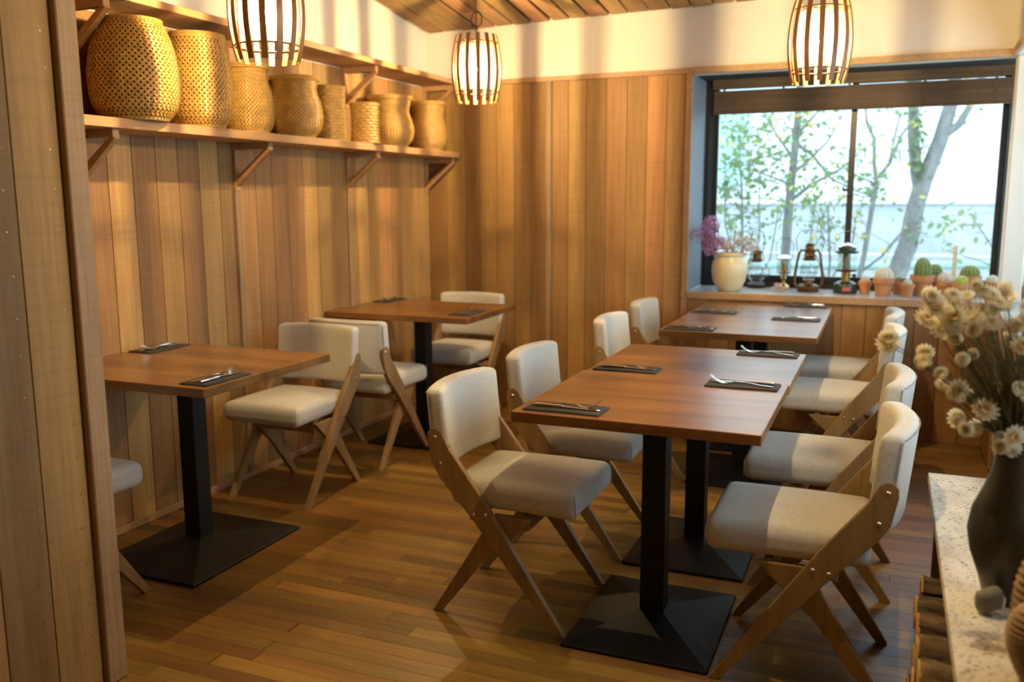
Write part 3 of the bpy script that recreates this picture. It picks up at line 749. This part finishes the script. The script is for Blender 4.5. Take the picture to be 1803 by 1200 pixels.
def hurricane():
    t = thing('hurricane_lantern', 'bronze hurricane lantern with curved side tubes and glass globe', 'lantern', (2.345, .230, SILL))
    MB().lathe([(.0005, 0), (.058, 0), (.062, .006), (.062, .030), (.050, .040), (.028, .046), (.026, .062), (.034, .068), (.0005, .070)], 28).build('fuel_tank', 'bronze', t, SM)
    MB().lathe([(.032, .070), (.044, .10), (.047, .125), (.040, .155), (.030, .180)], 28, cap=False).build('globe', 'lantern_glass', t, SM)
    MB().lathe([(.034, .180), (.036, .188), (.028, .200), (.032, .206), (.026, .222), (.030, .228), (.030, .242), (.024, .248), (.022, .262), (.026, .268), (.018, .278), (.0005, .282)], 24).build('chimney', 'bronze', t, SM)
    tb = MB()
    for s in (-1, 1): tb.tube([(s*.058, 0, .022), (s*.076, 0, .045), (s*.075, 0, .10), (s*.066, 0, .17), (s*.058, 0, .218), (s*.046, 0, .236), (s*.028, 0, .236)], [.0085, .0085, .008, .0075, .0075, .0075, .007], 10)
    tb.build('side_tubes', 'bronze', t, SM)
    MB().tube([(-.062, 0, .20), (-.078, 0, .30), (-.055, 0, .345), (0, 0, .355), (.055, 0, .345), (.078, 0, .30), (.062, 0, .20)], .0018, 6).build('bail', 'dark_iron', t, SM)
    g = MB().ring(.050, .0016, .11, 32, 5).ring(.049, .0016, .142, 32, 5); g.build('globe_wires', 'dark_iron', t, SM)
hurricane()
def camp():
    t = thing('camping_lantern', 'dark green camping lantern with glass globe and red label', 'lantern', (2.548, .205, SILL))
    tk = MB().lathe([(.0005, 0), (.062, 0), (.066, .006), (.066, .040), (.060, .056), (.040, .068), (.024, .072), (.0005, .074)], 32).build('fuel_tank', 'lantern_green', t, SM)
    la = MB(); n = 8; k = 0
    for i in range(n+1):
        a = -PI/2-.18+.62*i/n-.0
        for z in (.016, .040): la.v.append((.0668*math.cos(a), .0668*math.sin(a), z))
    la.f = [(2*i, 2*i+2, 2*i+3, 2*i+1) for i in range(n)]; lo = la.build('label_plate', 'label_red', tk, SM)
    cu = bpy.data.curves.new('lettering', 'FONT'); cu.body = 'Coleman'; cu.size = .0125; cu.align_x = 'CENTER'; cu.align_y = 'CENTER'; cu.extrude = .0003
    tmp = bpy.data.objects.new('tmp', cu); COL.objects.link(tmp); bpy.context.view_layer.update()
    me = bpy.data.meshes.new_from_object(tmp.evaluated_get(bpy.context.evaluated_depsgraph_get())); bpy.data.objects.remove(tmp)
    for v in me.vertices:      # wrap the flat word round the tank
        x, y = v.co.x, v.co.y; a = -PI/2+.13+x/.0675; v.co = Vector((.0675*math.cos(a), .0675*math.sin(a), .028+y))
    me.materials.clear(); me.materials.append(MATS['white_paint']); link('lettering', me, lo)
    MB().lathe([(.024, .070), (.024, .118), (.030, .124), (.0005, .124)], 20).build('burner_stem', 'brass', t, SM)
    MB().lathe([(.052, .124), (.058, .128), (.058, .134), (.0005, .134)], 28).build('collar', 'dark_iron', t, SM)
    MB().lathe([(.052, .134), (.053, .18), (.052, .228)], 28, cap=False).build('globe', 'lantern_glass', t, SM)
    MB().lathe([(.0005, .134), (.022, .136), (.022, .220), (.0005, .222)], 16).build('mantle', 'grey_stone', t, SM)
    MB().lathe([(.062, .226), (.066, .232), (.060, .240), (.048, .244), (.048, .262), (.0005, .262)], 32).build('ventilator', 'lantern_green', t, SM)
    MB().lathe([(.050, .262), (.044, .270), (.024, .279), (.006, .283), (.0005, .290)], 28).build('cap', 'chrome', t, SM)
    MB().tube([(-.064, 0, .13), (-.068, 0, .235), (-.064, 0, .29), (-.045, 0, .335), (0, 0, .352), (.045, 0, .335), (.064, 0, .29), (.068, 0, .235), (.064, 0, .13)], .0018, 6).build('bail', 'chrome', t, SM)
    kn = MB().tube([(.02, -.02, .105), (.045, -.045, .105)], .003, 6).tube([(.043, -.043, .105), (.050, -.050, .105)], .010, 10); kn.build('valve_knob', 'dark_iron', t, SM)
camp()
spray('small_dried_bunch', 'small bunch of dried white flowers lying before the brass lantern', 'flowers', (2.19, .185, SILL+.004),
      [(-.03, -.02, .012, .016), (0, -.01, .022, .02), (.03, -.02, .014, .018), (.01, -.03, .012, .015), (-.015, .0, .03, .015)], 'pale_petal', 60, .0048)
# --- cactus pots
def cactus_pot(label, loc, R, h, kind, cr, tall=1.0):
    t = thing('potted_cactus', label, 'cactus', loc, random.uniform(0, 6), 'little cacti in clay pots on the sill')
    MB().lathe([(.0005, 0), (R*.66, 0), (R*.68, .002), (R*.88, h*.66), (R*.98, h*.67), (R*1.0, h*.69), (R*1.03, h*.98), (R*1.01, h), (R*.88, h), (R*.86, h*.82)], 32, cap=False).build('pot', 'terracotta', t, SM)
    MB().lathe([(R*.87, h*.84), (.0005, h*.87)], 24, cap=False).build('soil', 'soil', t, SM)
    body = MB(); nr = 14; prof = []
    nz, na = 14, nr*4
    cz = h*.86+cr*tall*.55
    for i in range(nz+1):
        a = -PI/2*.75+(PI/2+PI/2*.75)*i/nz
        for q in range(na):
            th = 2*PI*q/na; rr = cr*math.cos(a)*(1+.07*math.cos(nr*th))+.0004
            body.v.append((rr*math.cos(th), rr*math.sin(th), cz+cr*tall*math.sin(a)))
    for i in range(nz):
        for q in range(na): body.f.append((i*na+q, i*na+(q+1) % na, (i+1)*na+(q+1) % na, (i+1)*na+q))
    bo = body.build('body', {'lime': 'cactus_lime', 'white': 'cactus_woolly'}.get(kind, 'cactus_green'), t, SM)
    sp = MB(); ns = {'white': 1500, 'green': 420, 'lime': 420}[kind]; ln = {'white': .20, 'green': .26, 'lime': .30}[kind]
    for q in range(ns):
        a = math.asin(random.uniform(-.6, 1)); th = (int(random.random()*nr)+.0)*2*PI/nr+random.gauss(0, .03) if kind != 'white' else random.uniform(0, 2*PI)
        d = Vector((math.cos(a)*math.cos(th), math.cos(a)*math.sin(th), math.sin(a)*tall)); p = Vector((0, 0, cz))+d*cr*1.03
        e = (d.normalized()+Vector((random.gauss(0, .5), random.gauss(0, .5), random.gauss(0, .5)))).normalized()*cr*ln
        s = e.cross(Vector((random.random(), random.random(), random.random()))).normalized()*cr*.022
        k = len(sp.v); sp.v += [tuple(p-s), tuple(p+s), tuple(p+e)]; sp.f.append((k, k+1, k+2))
    o = sp.build('spines', 'cactus_spine', bo); o['kind'] = 'stuff'
    return t
cactus_pot('smallest clay pot with tiny white cactus beside the camping lantern', (2.652, .200, SILL), .036, .072, 'white', .024)
cactus_pot('clay pot with broad fuzzy white cactus dome', (2.748, .135, SILL), .056, .100, 'white', .044)
cactus_pot('small clay pot with green cactus peeking from behind the fuzzy dome', (2.822, .245, SILL), .034, .076, 'green', .022)
cactus_pot('small clay pot with dark spiny cactus in front of the row', (2.869, .112, SILL), .038, .072, 'white', .022)
cactus_pot('large clay pot with tall green barrel cactus', (2.942, .185, SILL), .062, .116, 'green', .042, 1.7)
cactus_pot('clay pot standing just behind the tall barrel cactus', (3.010, .310, SILL), .052, .112, 'green', .036, 1.3)
cactus_pot('clay pot with white-haired cactus right of the tall barrel cactus', (3.056, .185, SILL), .049, .086, 'white', .036)
cactus_pot('clay pot with lime green globe cactus in front', (3.128, .085, SILL), .046, .084, 'lime', .032)
cactus_pot('big clay pot with round green cactus behind the lime globe', (3.182, .285, SILL), .058, .112, 'green', .046)
cactus_pot('clay pot with pale domed cactus beside the white pillar', (3.292, .260, SILL), .036, .082, 'white', .030)
cactus_pot('clay pot with white cactus right of the white pillar', (3.44, .06, SILL), .040, .082, 'white', .032)

# ================================================================== FOREGROUND COUNTER
CT = .50
ct = thing('stone_counter', 'low counter with speckled pumice stone top in the right foreground', 'counter', (3.08, -3.5, 0))
MB().box((2.905-3.08, -1.15, CT-.03), (XR-.004-3.08, 1.165, CT)).build('stone_top', 'pumice_stone', ct, None, .004, 2)
MB().box((3.22-3.08, -1.14, 0), (3.262-3.08, 1.155, CT-.03)).build('back_panel', 'cedar_post', ct)
for ya in (1.10, -1.14): MB().box((2.93-3.08, ya, 0), (3.22-3.08, ya+.04, CT-.03)).build('side_panel', 'cedar_post', ct, None, .002)
def log(x0, y, z, r, L, ry):
    t = thing('firewood_log', 'split firewood log in the stack under the stone counter', 'log', (x0, y, z), 0, 'firewood stacked under the stone counter')
    # cross-section: split wedge or round, in y-z, extruded along x
    n = 14; a0 = random.uniform(-.5, .5)+PI/2; wedge = random.random() < .8
    pts = []
    if wedge:
        spread = random.uniform(1.0, 1.5)
        pts.append((-.75*r*math.cos(a0), -.75*r*math.sin(a0)))
        for k in range(9): a = a0-spread+2*spread*k/8; pts.append((r*math.cos(a)*random.uniform(.94, 1.05)-.1*r*math.cos(a0), r*math.sin(a)*random.uniform(.94, 1.05)-.1*r*math.sin(a0)))
    else:
        for k in range(n): a = 2*PI*k/n; pts.append((r*math.cos(a)*random.uniform(.93, 1.05), r*math.sin(a)*random.uniform(.93, 1.05)))
    zmin = min(p[1] for p in pts)
    bk = MB(); m = len(pts); nx = 12
    for i in range(nx+1):
        x = L*i/nx
        for p in pts: q = 1+random.uniform(-.09, .09); bk.v.append((x+.004, p[0]*q, p[1]*q))
    for i in range(nx):
        for q in range(m): bk.f.append((i*m+q, i*m+(q+1) % m, (i+1)*m+(q+1) % m, (i+1)*m+q))
    bk.build('bark', 'bark', t, .5)
    MB().prism([(p[0]*.985, p[1]*.985) for p in pts], 0, .008, 'x').build('cut_face', 'split_log', t, None, .002)
    MB().prism([(p[0]*.985, p[1]*.985) for p in pts], L, L+.008, 'x').build('cut_face', 'split_log', t, None, .002)
for row in range(4):
    y = -2.80-(row % 2)*.03
    z = .055+row*.095
    while y > -3.75:
        r = random.uniform(.050, .060)
        log(2.862+random.uniform(-.006, .02), y-r, z, r, .33, 0); y -= 2*r*.98+.004
# vase
VX, VY = 3.012, -3.215
v = thing('flower_vase', 'dark grey-green glazed vase with round belly on the stone counter', 'vase', (VX, VY, CT))
MB().lathe([(.0005, .002), (.034, 0), (.038, .006), (.050, .05), (.068, .10), (.076, .145), (.070, .19), (.052, .235), (.040, .27), (.036, .30), (.037, .345), (.046, .372), (.047, .378), (.042, .378), (.032, .345), (.032, .30), (.06, .19), (.065, .14), (.03, .02), (.0005, .015)], 40).build('body', 'vase_glaze', v, SM)
# dried strawflowers
def petals(n, r, tilt, w, z0, rings=2):
    mb = MB()
    for g in range(rings):
        rr = r*(1-.22*g); ti = tilt+.35*g
        for i in range(n):
            a = 2*PI*(i+.5*g)/n+random.uniform(-.06, .06); ca, sa = math.cos(a), math.sin(a)
            k = len(mb.v)
            for (t, wd) in ((.12, .35), (.55, 1), (.85, .75), (1.04, .08)):
                rad = rr*t*math.cos(ti*t); z = z0+rr*t*math.sin(ti*t)
                for s in (-1, 1): mb.v.append((rad*ca-s*w*wd*sa, rad*sa+s*w*wd*ca, z))
            for q in range(3): mb.f.append((k+2*q, k+2*q+1, k+2*q+3, k+2*q+2))
    return mb
pet_open = [petals(13, .023, .30, .0042, 0, 3).mesh('petals', 'straw_petal', SM), petals(13, .021, .75, .0044, 0, 4).mesh('petals', 'straw_petal', SM), petals(12, .020, 1.05, .0044, 0, 4).mesh('petals', 'straw_petal', SM)]
cen_me = MB().lathe([(.0005, .006), (.0055, .004), (.0075, .0005), (.006, -.003), (.0005, -.005)], 14).mesh('centre', 'straw_centre', SM)
cen_pale = cen_me.copy(); cen_pale.materials.clear(); cen_pale.materials.append(MATS['straw_petal'])
def flower(tip, facing, kind, scale):
    t = thing('strawflower', 'cream papery strawflower on a thin dry stem in the grey-green vase', 'flower', (VX, VY, CT+.36), 0, 'dried strawflowers in the vase')
    tip = Vector(tip); base = Vector((random.uniform(-.02, .02), random.uniform(-.02, .02), -.05))
    mid = base*.4+tip*.45+Vector((0, 0, .06*abs(tip.x)+.02))
    pts = []
    for k in range(7):
        u = k/6; pts.append(tuple(base*(1-u)**2+mid*2*u*(1-u)+tip*u*u))
    MB().tube(pts, [.0017-.0008*k/6 for k in range(7)], 5).build('stem', 'dry_stem', t)
    q = Vector(facing).normalized().to_track_quat('Z', 'Y').to_euler()
    h = link('petals', pet_open[kind], t, tip, q); h.scale = (scale,)*3
    c = link('centre', cen_me if kind == 0 else cen_pale, t, tip, q); c.scale = (scale,)*3
random.seed(21)
right = Vector((math.cos(YAW), math.sin(YAW), 0)); toward = Vector((math.sin(YAW), -math.cos(YAW), 0))
def fl_at(du, dz, dep, kind=None, sc=None):
    p = right*du+toward*dep+Vector((0, 0, dz))
    k = kind if kind is not None else random.choice((0, 1, 1, 1, 2, 2, 2))
    f = p.normalized()*.6+toward*random.uniform(.1, 1.0)+Vector((random.uniform(-.5, .5), 0, random.uniform(-.2, .6)))
    flower(p, f, k, sc or random.uniform(.95, 1.35))
# clusters read off the bouquet: offsets in metres right of and above the vase mouth
for du, dz in ((-.205, .30), (-.185, .315), (-.195, .28), (-.17, .27), (-.175, .24), (-.165, .25), (-.155, .225), (-.15, .21), (-.19, .25),
               (-.185, .165), (-.175, .15), (-.195, .15), (-.150, .10), (-.160, .12), (-.140, .085), (-.13, .09),
               (-.255, .20), (-.25, .185), (-.115, .31), (-.12, .33), (-.11, .295), (-.085, .30), (-.07, .29), (-.06, .315), (-.095, .27), (-.13, .26), (-.14, .29),
               (-.05, .27), (-.04, .30), (-.105, .255), (-.08, .25), (-.125, .235), (-.06, .235), (-.14, .17), (-.12, .20), (-.10, .18),
               (-.02, .31), (.0, .315), (.015, .29), (.03, .31), (-.01, .28), (.02, .27), (.04, .25), (.03, .22), (.05, .20), (.01, .205), (-.005, .19), (.02, .18),
               (-.045, .09), (-.03, .10), (-.01, .085), (.01, .09), (.03, .075), (.02, .06), (.04, .09), (-.085, .065), (-.09, .05), (-.115, .02), (-.10, .015), (-.125, .015),
               (-.055, -.025), (-.045, -.015), (-.035, -.03), (-.065, -.02), (-.05, .0), (-.03, -.055), (.035, .03), (.045, .04), (.06, .30), (.08, .27), (.07, .18), (.09, .12)):
    fl_at(du+random.uniform(-.006, .006), dz*.86+random.uniform(-.006, .006), random.uniform(-.05, .07))
fl_at(-.038, .225, .075, 0, 1.25); fl_at(-.052, .176, .085, 0, 1.15)
gr = thing('dry_stem_bundle', 'tight bundle of dry greenish brown stems filling the vase neck', 'stems', (VX, VY, CT+.36))
gb = MB()
for q in range(150):
    du = random.uniform(-.17, .05); dz = random.uniform(.10, .25)*(1-.5*max(0, -du-.08)/.1); dp = random.uniform(-.06, .07)
    e = right*du+toward*dp+Vector((0, 0, dz)); a = Vector((random.uniform(-.022, .022), random.uniform(-.022, .022), -.05)); m = a*.5+e*.4+Vector((0, 0, .03))
    gb.tube([tuple(a*(1-u)**2+m*2*u*(1-u)+e*u*u) for u in (0, .25, .5, .75, 1)], [.0016, .0015, .0013, .001, .0006], 4)
o = gb.build('stems', 'dry_stem', gr); o['kind'] = 'stuff'
# knitted bundle and stone in front of the vase
def ridged(name, prof_pts, loc, rot, n=36, ridges=16, amp=.0035):
    mb = MB(); nz = ridges*4
    L = prof_pts[-1][0]
    for i in range(nz+1):
        t = i/nz; r = smoothprof(prof_pts, t*L)+amp*math.sin(2*PI*ridges*t)
        for q in range(n):
            a = 2*PI*q/n; rr = max(.001, r*(1+.02*math.sin(3*a+t*5))); mb.v.append((rr*math.cos(a), rr*.8*math.sin(a), t*L))
    for i in range(nz):
        for q in range(n): mb.f.append((i*n+q, i*n+(q+1) % n, (i+1)*n+(q+1) % n, (i+1)*n+q))
    mb.f.append(tuple(range(n-1, -1, -1))); mb.f.append(tuple(nz*n+q for q in range(n)))
    return mb
k1 = ridged('k', [(0, .034), (.03, .050), (.07, .064), (.11, .060), (.135, .040), (.145, .006)], None, None)
tag(k1.build('knitted_pouch', 'brown_knit', None, 1.0, 0, 1, (3.040, -3.545, CT), (.0, 0, .3)), 'brown ribbed knitted pouch at the bottom right corner', 'pouch')
k2 = ridged('k', [(0, .02), (.03, .045), (.08, .052), (.14, .044), (.18, .026), (.195, .005)], None, None, 36, 14)
tag(k2.build('knitted_cosy', 'brown_knit', None, 1.0, 0, 1, (3.052, -3.405, CT+.0), (0, 0, .3)), 'brown woolly knitted cosy leaning by the dark vase', 'cosy')
st = MB().rbox(.052, .036, .048, .017, 8, lambda p: (p[0]*(1+2*p[2]), p[1], p[2]+.004*math.sin(p[0]*90)), (0, 0, .028)).build('pebble', 'grey_stone', None, SM, 0, 1, (2.978, -3.292, CT), (0, 0, .5))
tag(st, 'smooth grey pebble at the foot of the dark vase', 'stone')
MB().tube([(.020, -.012, .010), (.026, -.006, .03), (.022, .0, .044)], [.004, .005, .003], 6).build('pale_vein', 'cactus_spine', st, SM)

# ================================================================== OUTSIDE
struct(MB().box((-6, .6, .10), (12, 14, .22)).build('ground', 'ground_soil'), 'garden ground outside the window', 'ground')
struct(MB().box((-6, 4.5, .2), (12, 4.7, 1.245)).build('garden_wall', 'concrete', None, None, .01), 'pale concrete boundary wall across the garden', 'wall')
struct(MB().box((-6, 4.46, 1.235), (12, 4.74, 1.275)).build('wall_coping', 'building_white', None, None, .005), 'pale coping on the garden wall', 'coping')
tag(MB().box((-2, 3.45, .2), (7, 3.62, .80)).build('planter_kerb', 'concrete', None, None, .01), 'low grey kerb before the garden wall', 'kerb')
tag(MB().tube([(1.6, 2.9, .72), (2.6, 2.95, .725), (3.6, 3.0, .76), (4.4, 2.8, .70), (5.6, 2.7, .68)], .035, 10).build('garden_pipe', 'pale_teal', None, SM), 'pale green pipe lying along the kerb outside', 'pipe')
tag(MB().box((-.014, -.01, .2), (.014, .01, .985)).build('garden_stake', 'cedar_trim', None, None, .002, 1, (3.18, 1.5, 0)), 'pale wooden stake standing outside the window', 'stake')
b = thing('white_building', 'bright white building beyond the garden wall', 'building', (2.4, 8, .2))
MB().box((-9, 0, 0), (9, 4, 3.0)).build('wall', 'building_white', b)
for (x0, x1, z0, z1) in ((-2.9, -1.5, 1.2, 2.6), (-4.4, -3.4, .8, 2.6)):
    w = MB().box((x0, -.06, z0), (x1, .02, z1)).build('window', 'building_grey', b, None, .01)
    MB().box((x0+.08, -.075, z0+.08), (x1-.08, -.055, z1-.08)).build('pane', 'pale_teal', w)
MB().box((-3.4, -.12, 1.05), (-.9, .0, 1.12)).build('ledge', 'building_grey', b)
def leafset(mb, c, n, spread, size):
    for q in range(n):
        p = Vector(c)+Vector((random.gauss(0, spread), random.gauss(0, spread), random.gauss(0, spread)))
        d = Vector((random.gauss(0, 1), random.gauss(0, 1), random.gauss(-.3, .8))).normalized(); e = d.cross(Vector((random.gauss(0, 1), random.gauss(0, 1), random.gauss(0, 1)))).normalized()
        f = d.cross(e); s = size*random.uniform(.6, 1.3); k = len(mb.v)
        mb.v += [tuple(p), tuple(p+d*s*.5+e*s*.28+f*s*.06), tuple(p+d*s), tuple(p+d*s*.5-e*s*.28+f*s*.06)]
        mb.f += [(k, k+1, k+2), (k, k+2, k+3)]
def tree(label, name, trunk, limbs, leaves, yellow, size, nrand=0, thin=.006, cat='tree', bark='tree_bark'):
    o = trunk[0]; base = Vector(o[:3]); t = thing(name, label, cat, base)
    tr = MB()
    def sub(path): return [tuple(Vector(p[:3])-base) for p in path]
    def fine(path, k=4):
        out = []
        for a, b2 in zip(path[:-1], path[1:]):
            for q in range(k):
                u = q/k; out.append(tuple(a[i]*(1-u)+b2[i]*u for i in range(4)))
        out.append(path[-1]); return out
    tp = fine(trunk); tr.tube(sub(tp), [p[3] for p in tp], 12); tr.build('trunk', bark, t, SM)
    br = MB(); lf = MB(); ly = MB(); ends = []
    for L in limbs:
        lp = fine(L, 3); br.tube(sub(lp), [p[3] for p in lp], 8); ends += [p for p in lp[len(lp)//3:]]
    for q in range(nrand):
        p = Vector(random.choice(ends+tp[len(tp)//3:])[:3]); d = Vector((random.gauss(0, .6), random.gauss(0, .4), random.uniform(-.2, .9)))*random.uniform(.15, .40)
        m = p+d*.5+Vector((random.gauss(0, .03), random.gauss(0, .03), random.gauss(0, .03))); e = p+d
        br.tube([tuple(p-base), tuple(m-base), tuple(e-base)], [thin, thin*.7, thin*.35], 5); ends.append((*e, 0)); ends.append((*m, 0))
    if br.v: br.build('branches', bark, t, SM)
    for q in range(leaves): leafset(lf, Vector(random.choice(ends)[:3])-base, 3, .05, size)
    for q in range(yellow): leafset(ly, Vector(random.choice(ends)[:3])-base, 2, .05, size*.9)
    if lf.v: o1 = lf.build('foliage', 'leaf_green', t); o1['kind'] = 'stuff'
    if ly.v: o1 = ly.build('yellow_leaves', 'leaf_yellow', t); o1['kind'] = 'stuff'
    return t
random.seed(5)
big_t = tree('leaning grey tree forking into two limbs outside the right pane', 'forked_tree', [(2.80, 2.5, .15, .085), (2.824, 2.5, .668, .078), (2.905, 2.5, .93, .072), (2.945, 2.5, 1.247, .066), (2.985, 2.5, 1.42, .062), (3.08, 2.5, 1.72, .055), (3.135, 2.5, 1.98, .050), (3.20, 2.5, 2.7, .04)],
     [[(2.965, 2.5, 1.36, .05), (2.93, 2.5, 1.50, .045), (2.895, 2.5, 1.75, .042), (2.882, 2.5, 1.95, .038), (2.86, 2.5, 2.6, .03)], [(3.10, 2.5, 1.77, .035), (3.20, 2.48, 1.84, .028), (3.28, 2.46, 2.0, .022), (3.4, 2.4, 2.5, .012)]], 18, 10, .06, 10)
iv = MB()
for z in range(46):
    u = z/45; leafset(iv, ((2.945-.06*u)-2.80, -.05, 1.42-.15+.75*u), 4, .022, .05)
for z in range(14): leafset(iv, (2.95-2.80+random.uniform(-.01, .05), -.06, .95-.15+.3*z/14), 2, .02, .04)
o = iv.build('ivy', 'leaf_green', big_t); o['kind'] = 'stuff'
tree('slim grey tree with yellowing leaves outside the left pane', 'slim_tree', [(2.02, 2.0, .15, .042), (2.035, 2.0, .93, .036), (2.05, 2.0, 1.38, .031), (2.07, 2.0, 1.68, .028), (2.08, 2.0, 1.95, .025), (2.09, 2.0, 2.5, .02)],
     [[(2.052, 2.0, 1.28, .016), (2.20, 1.98, 1.40, .012), (2.42, 1.9, 1.52, .008), (2.55, 1.9, 1.65, .005)], [(2.056, 2.0, 1.48, .014), (2.17, 2.0, 1.58, .010), (2.30, 2.02, 1.72, .007), (2.42, 2.02, 1.95, .004)],
      [(2.06, 2.0, 1.72, .014), (2.2, 2.0, 1.62, .010), (2.33, 2.02, 1.45, .008), (2.5, 2.0, 1.36, .006), (2.66, 2.0, 1.30, .005)], [(2.06, 2.0, 1.60, .012), (1.95, 2.0, 1.75, .008), (1.82, 2.0, 1.95, .005)],
      [(2.05, 2.0, 1.40, .010), (1.92, 2.0, 1.46, .007), (1.74, 2.0, 1.52, .004)], [(2.07, 2.0, 1.76, .012), (2.16, 2.0, 1.86, .009), (2.28, 2.0, 2.02, .006)]], 120, 70, .055, 46, .005)
tree('thin bare sapling with upright twigs right of the window mullion', 'bare_sapling', [(2.50, 2.2, .15, .022), (2.60, 2.2, .90, .020), (2.645, 2.2, 1.32, .018), (2.66, 2.2, 1.42, .018)],
     [[(2.655, 2.2, 1.42, .016), (2.63, 2.2, 1.55, .014), (2.62, 2.2, 1.74, .013), (2.56, 2.2, 1.86, .010), (2.53, 2.2, 2.1, .007)], [(2.655, 2.2, 1.44, .014), (2.74, 2.2, 1.56, .012), (2.80, 2.2, 1.75, .010), (2.92, 2.2, 1.93, .006), (2.98, 2.2, 2.1, .004)],
      [(2.735, 2.2, 1.55, .010), (2.76, 2.2, 1.75, .008), (2.80, 2.2, 1.95, .005)], [(2.66, 2.2, 1.40, .010), (2.55, 2.2, 1.45, .007), (2.42, 2.2, 1.52, .005)], [(2.56, 2.2, .72, .011), (2.72, 2.15, .86, .009), (2.85, 2.1, 1.05, .007), (2.92, 2.1, 1.30, .004)]], 26, 16, .055, 20, .004)
tree('leafy shrub with small grey-green leaves at the left of the window', 'leafy_shrub', [(1.72, 1.8, .15, .014), (1.74, 1.8, .8, .011), (1.72, 1.8, 1.3, .008), (1.68, 1.8, 1.75, .005)],
     [[(1.74, 1.8, .6, .008), (1.86, 1.8, 1.0, .006), (1.84, 1.8, 1.45, .004)], [(1.73, 1.8, .7, .008), (1.60, 1.8, 1.1, .006), (1.58, 1.8, 1.6, .004)], [(1.74, 1.8, .5, .008), (1.95, 1.75, .85, .006), (2.0, 1.75, 1.25, .004)]], 190, 16, .06, 50, .004, 'shrub', 'branch_bark')
tree('low green shrub between the lanterns and the slim tree', 'low_shrub', [(2.32, 2.4, .15, .012), (2.34, 2.4, .8, .010), (2.30, 2.4, 1.25, .005)],
     [[(2.33, 2.4, .6, .008), (2.50, 2.4, .95, .006), (2.52, 2.4, 1.2, .004)], [(2.34, 2.4, .6, .008), (2.18, 2.4, .95, .006), (2.2, 2.4, 1.2, .004)]], 70, 6, .06, 28, .004, 'shrub', 'branch_bark')
tree('sparse green shrub at the right end of the window', 'sparse_shrub', [(3.72, 2.8, .15, .012), (3.70, 2.8, .8, .010), (3.62, 2.8, 1.2, .005)],
     [[(3.70, 2.8, .6, .008), (3.50, 2.8, .95, .006), (3.36, 2.8, 1.15, .004)], [(3.72, 2.8, .6, .008), (3.85, 2.8, .95, .006), (3.95, 2.8, 1.2, .004)], [(3.7, 2.8, .7, .008), (3.45, 2.8, .80, .006), (3.2, 2.8, .88, .004)]], 50, 4, .07, 26, .004, 'shrub', 'branch_bark')
SC.cycles.sample_clamp_indirect = 8
bpy.context.view_layer.update()
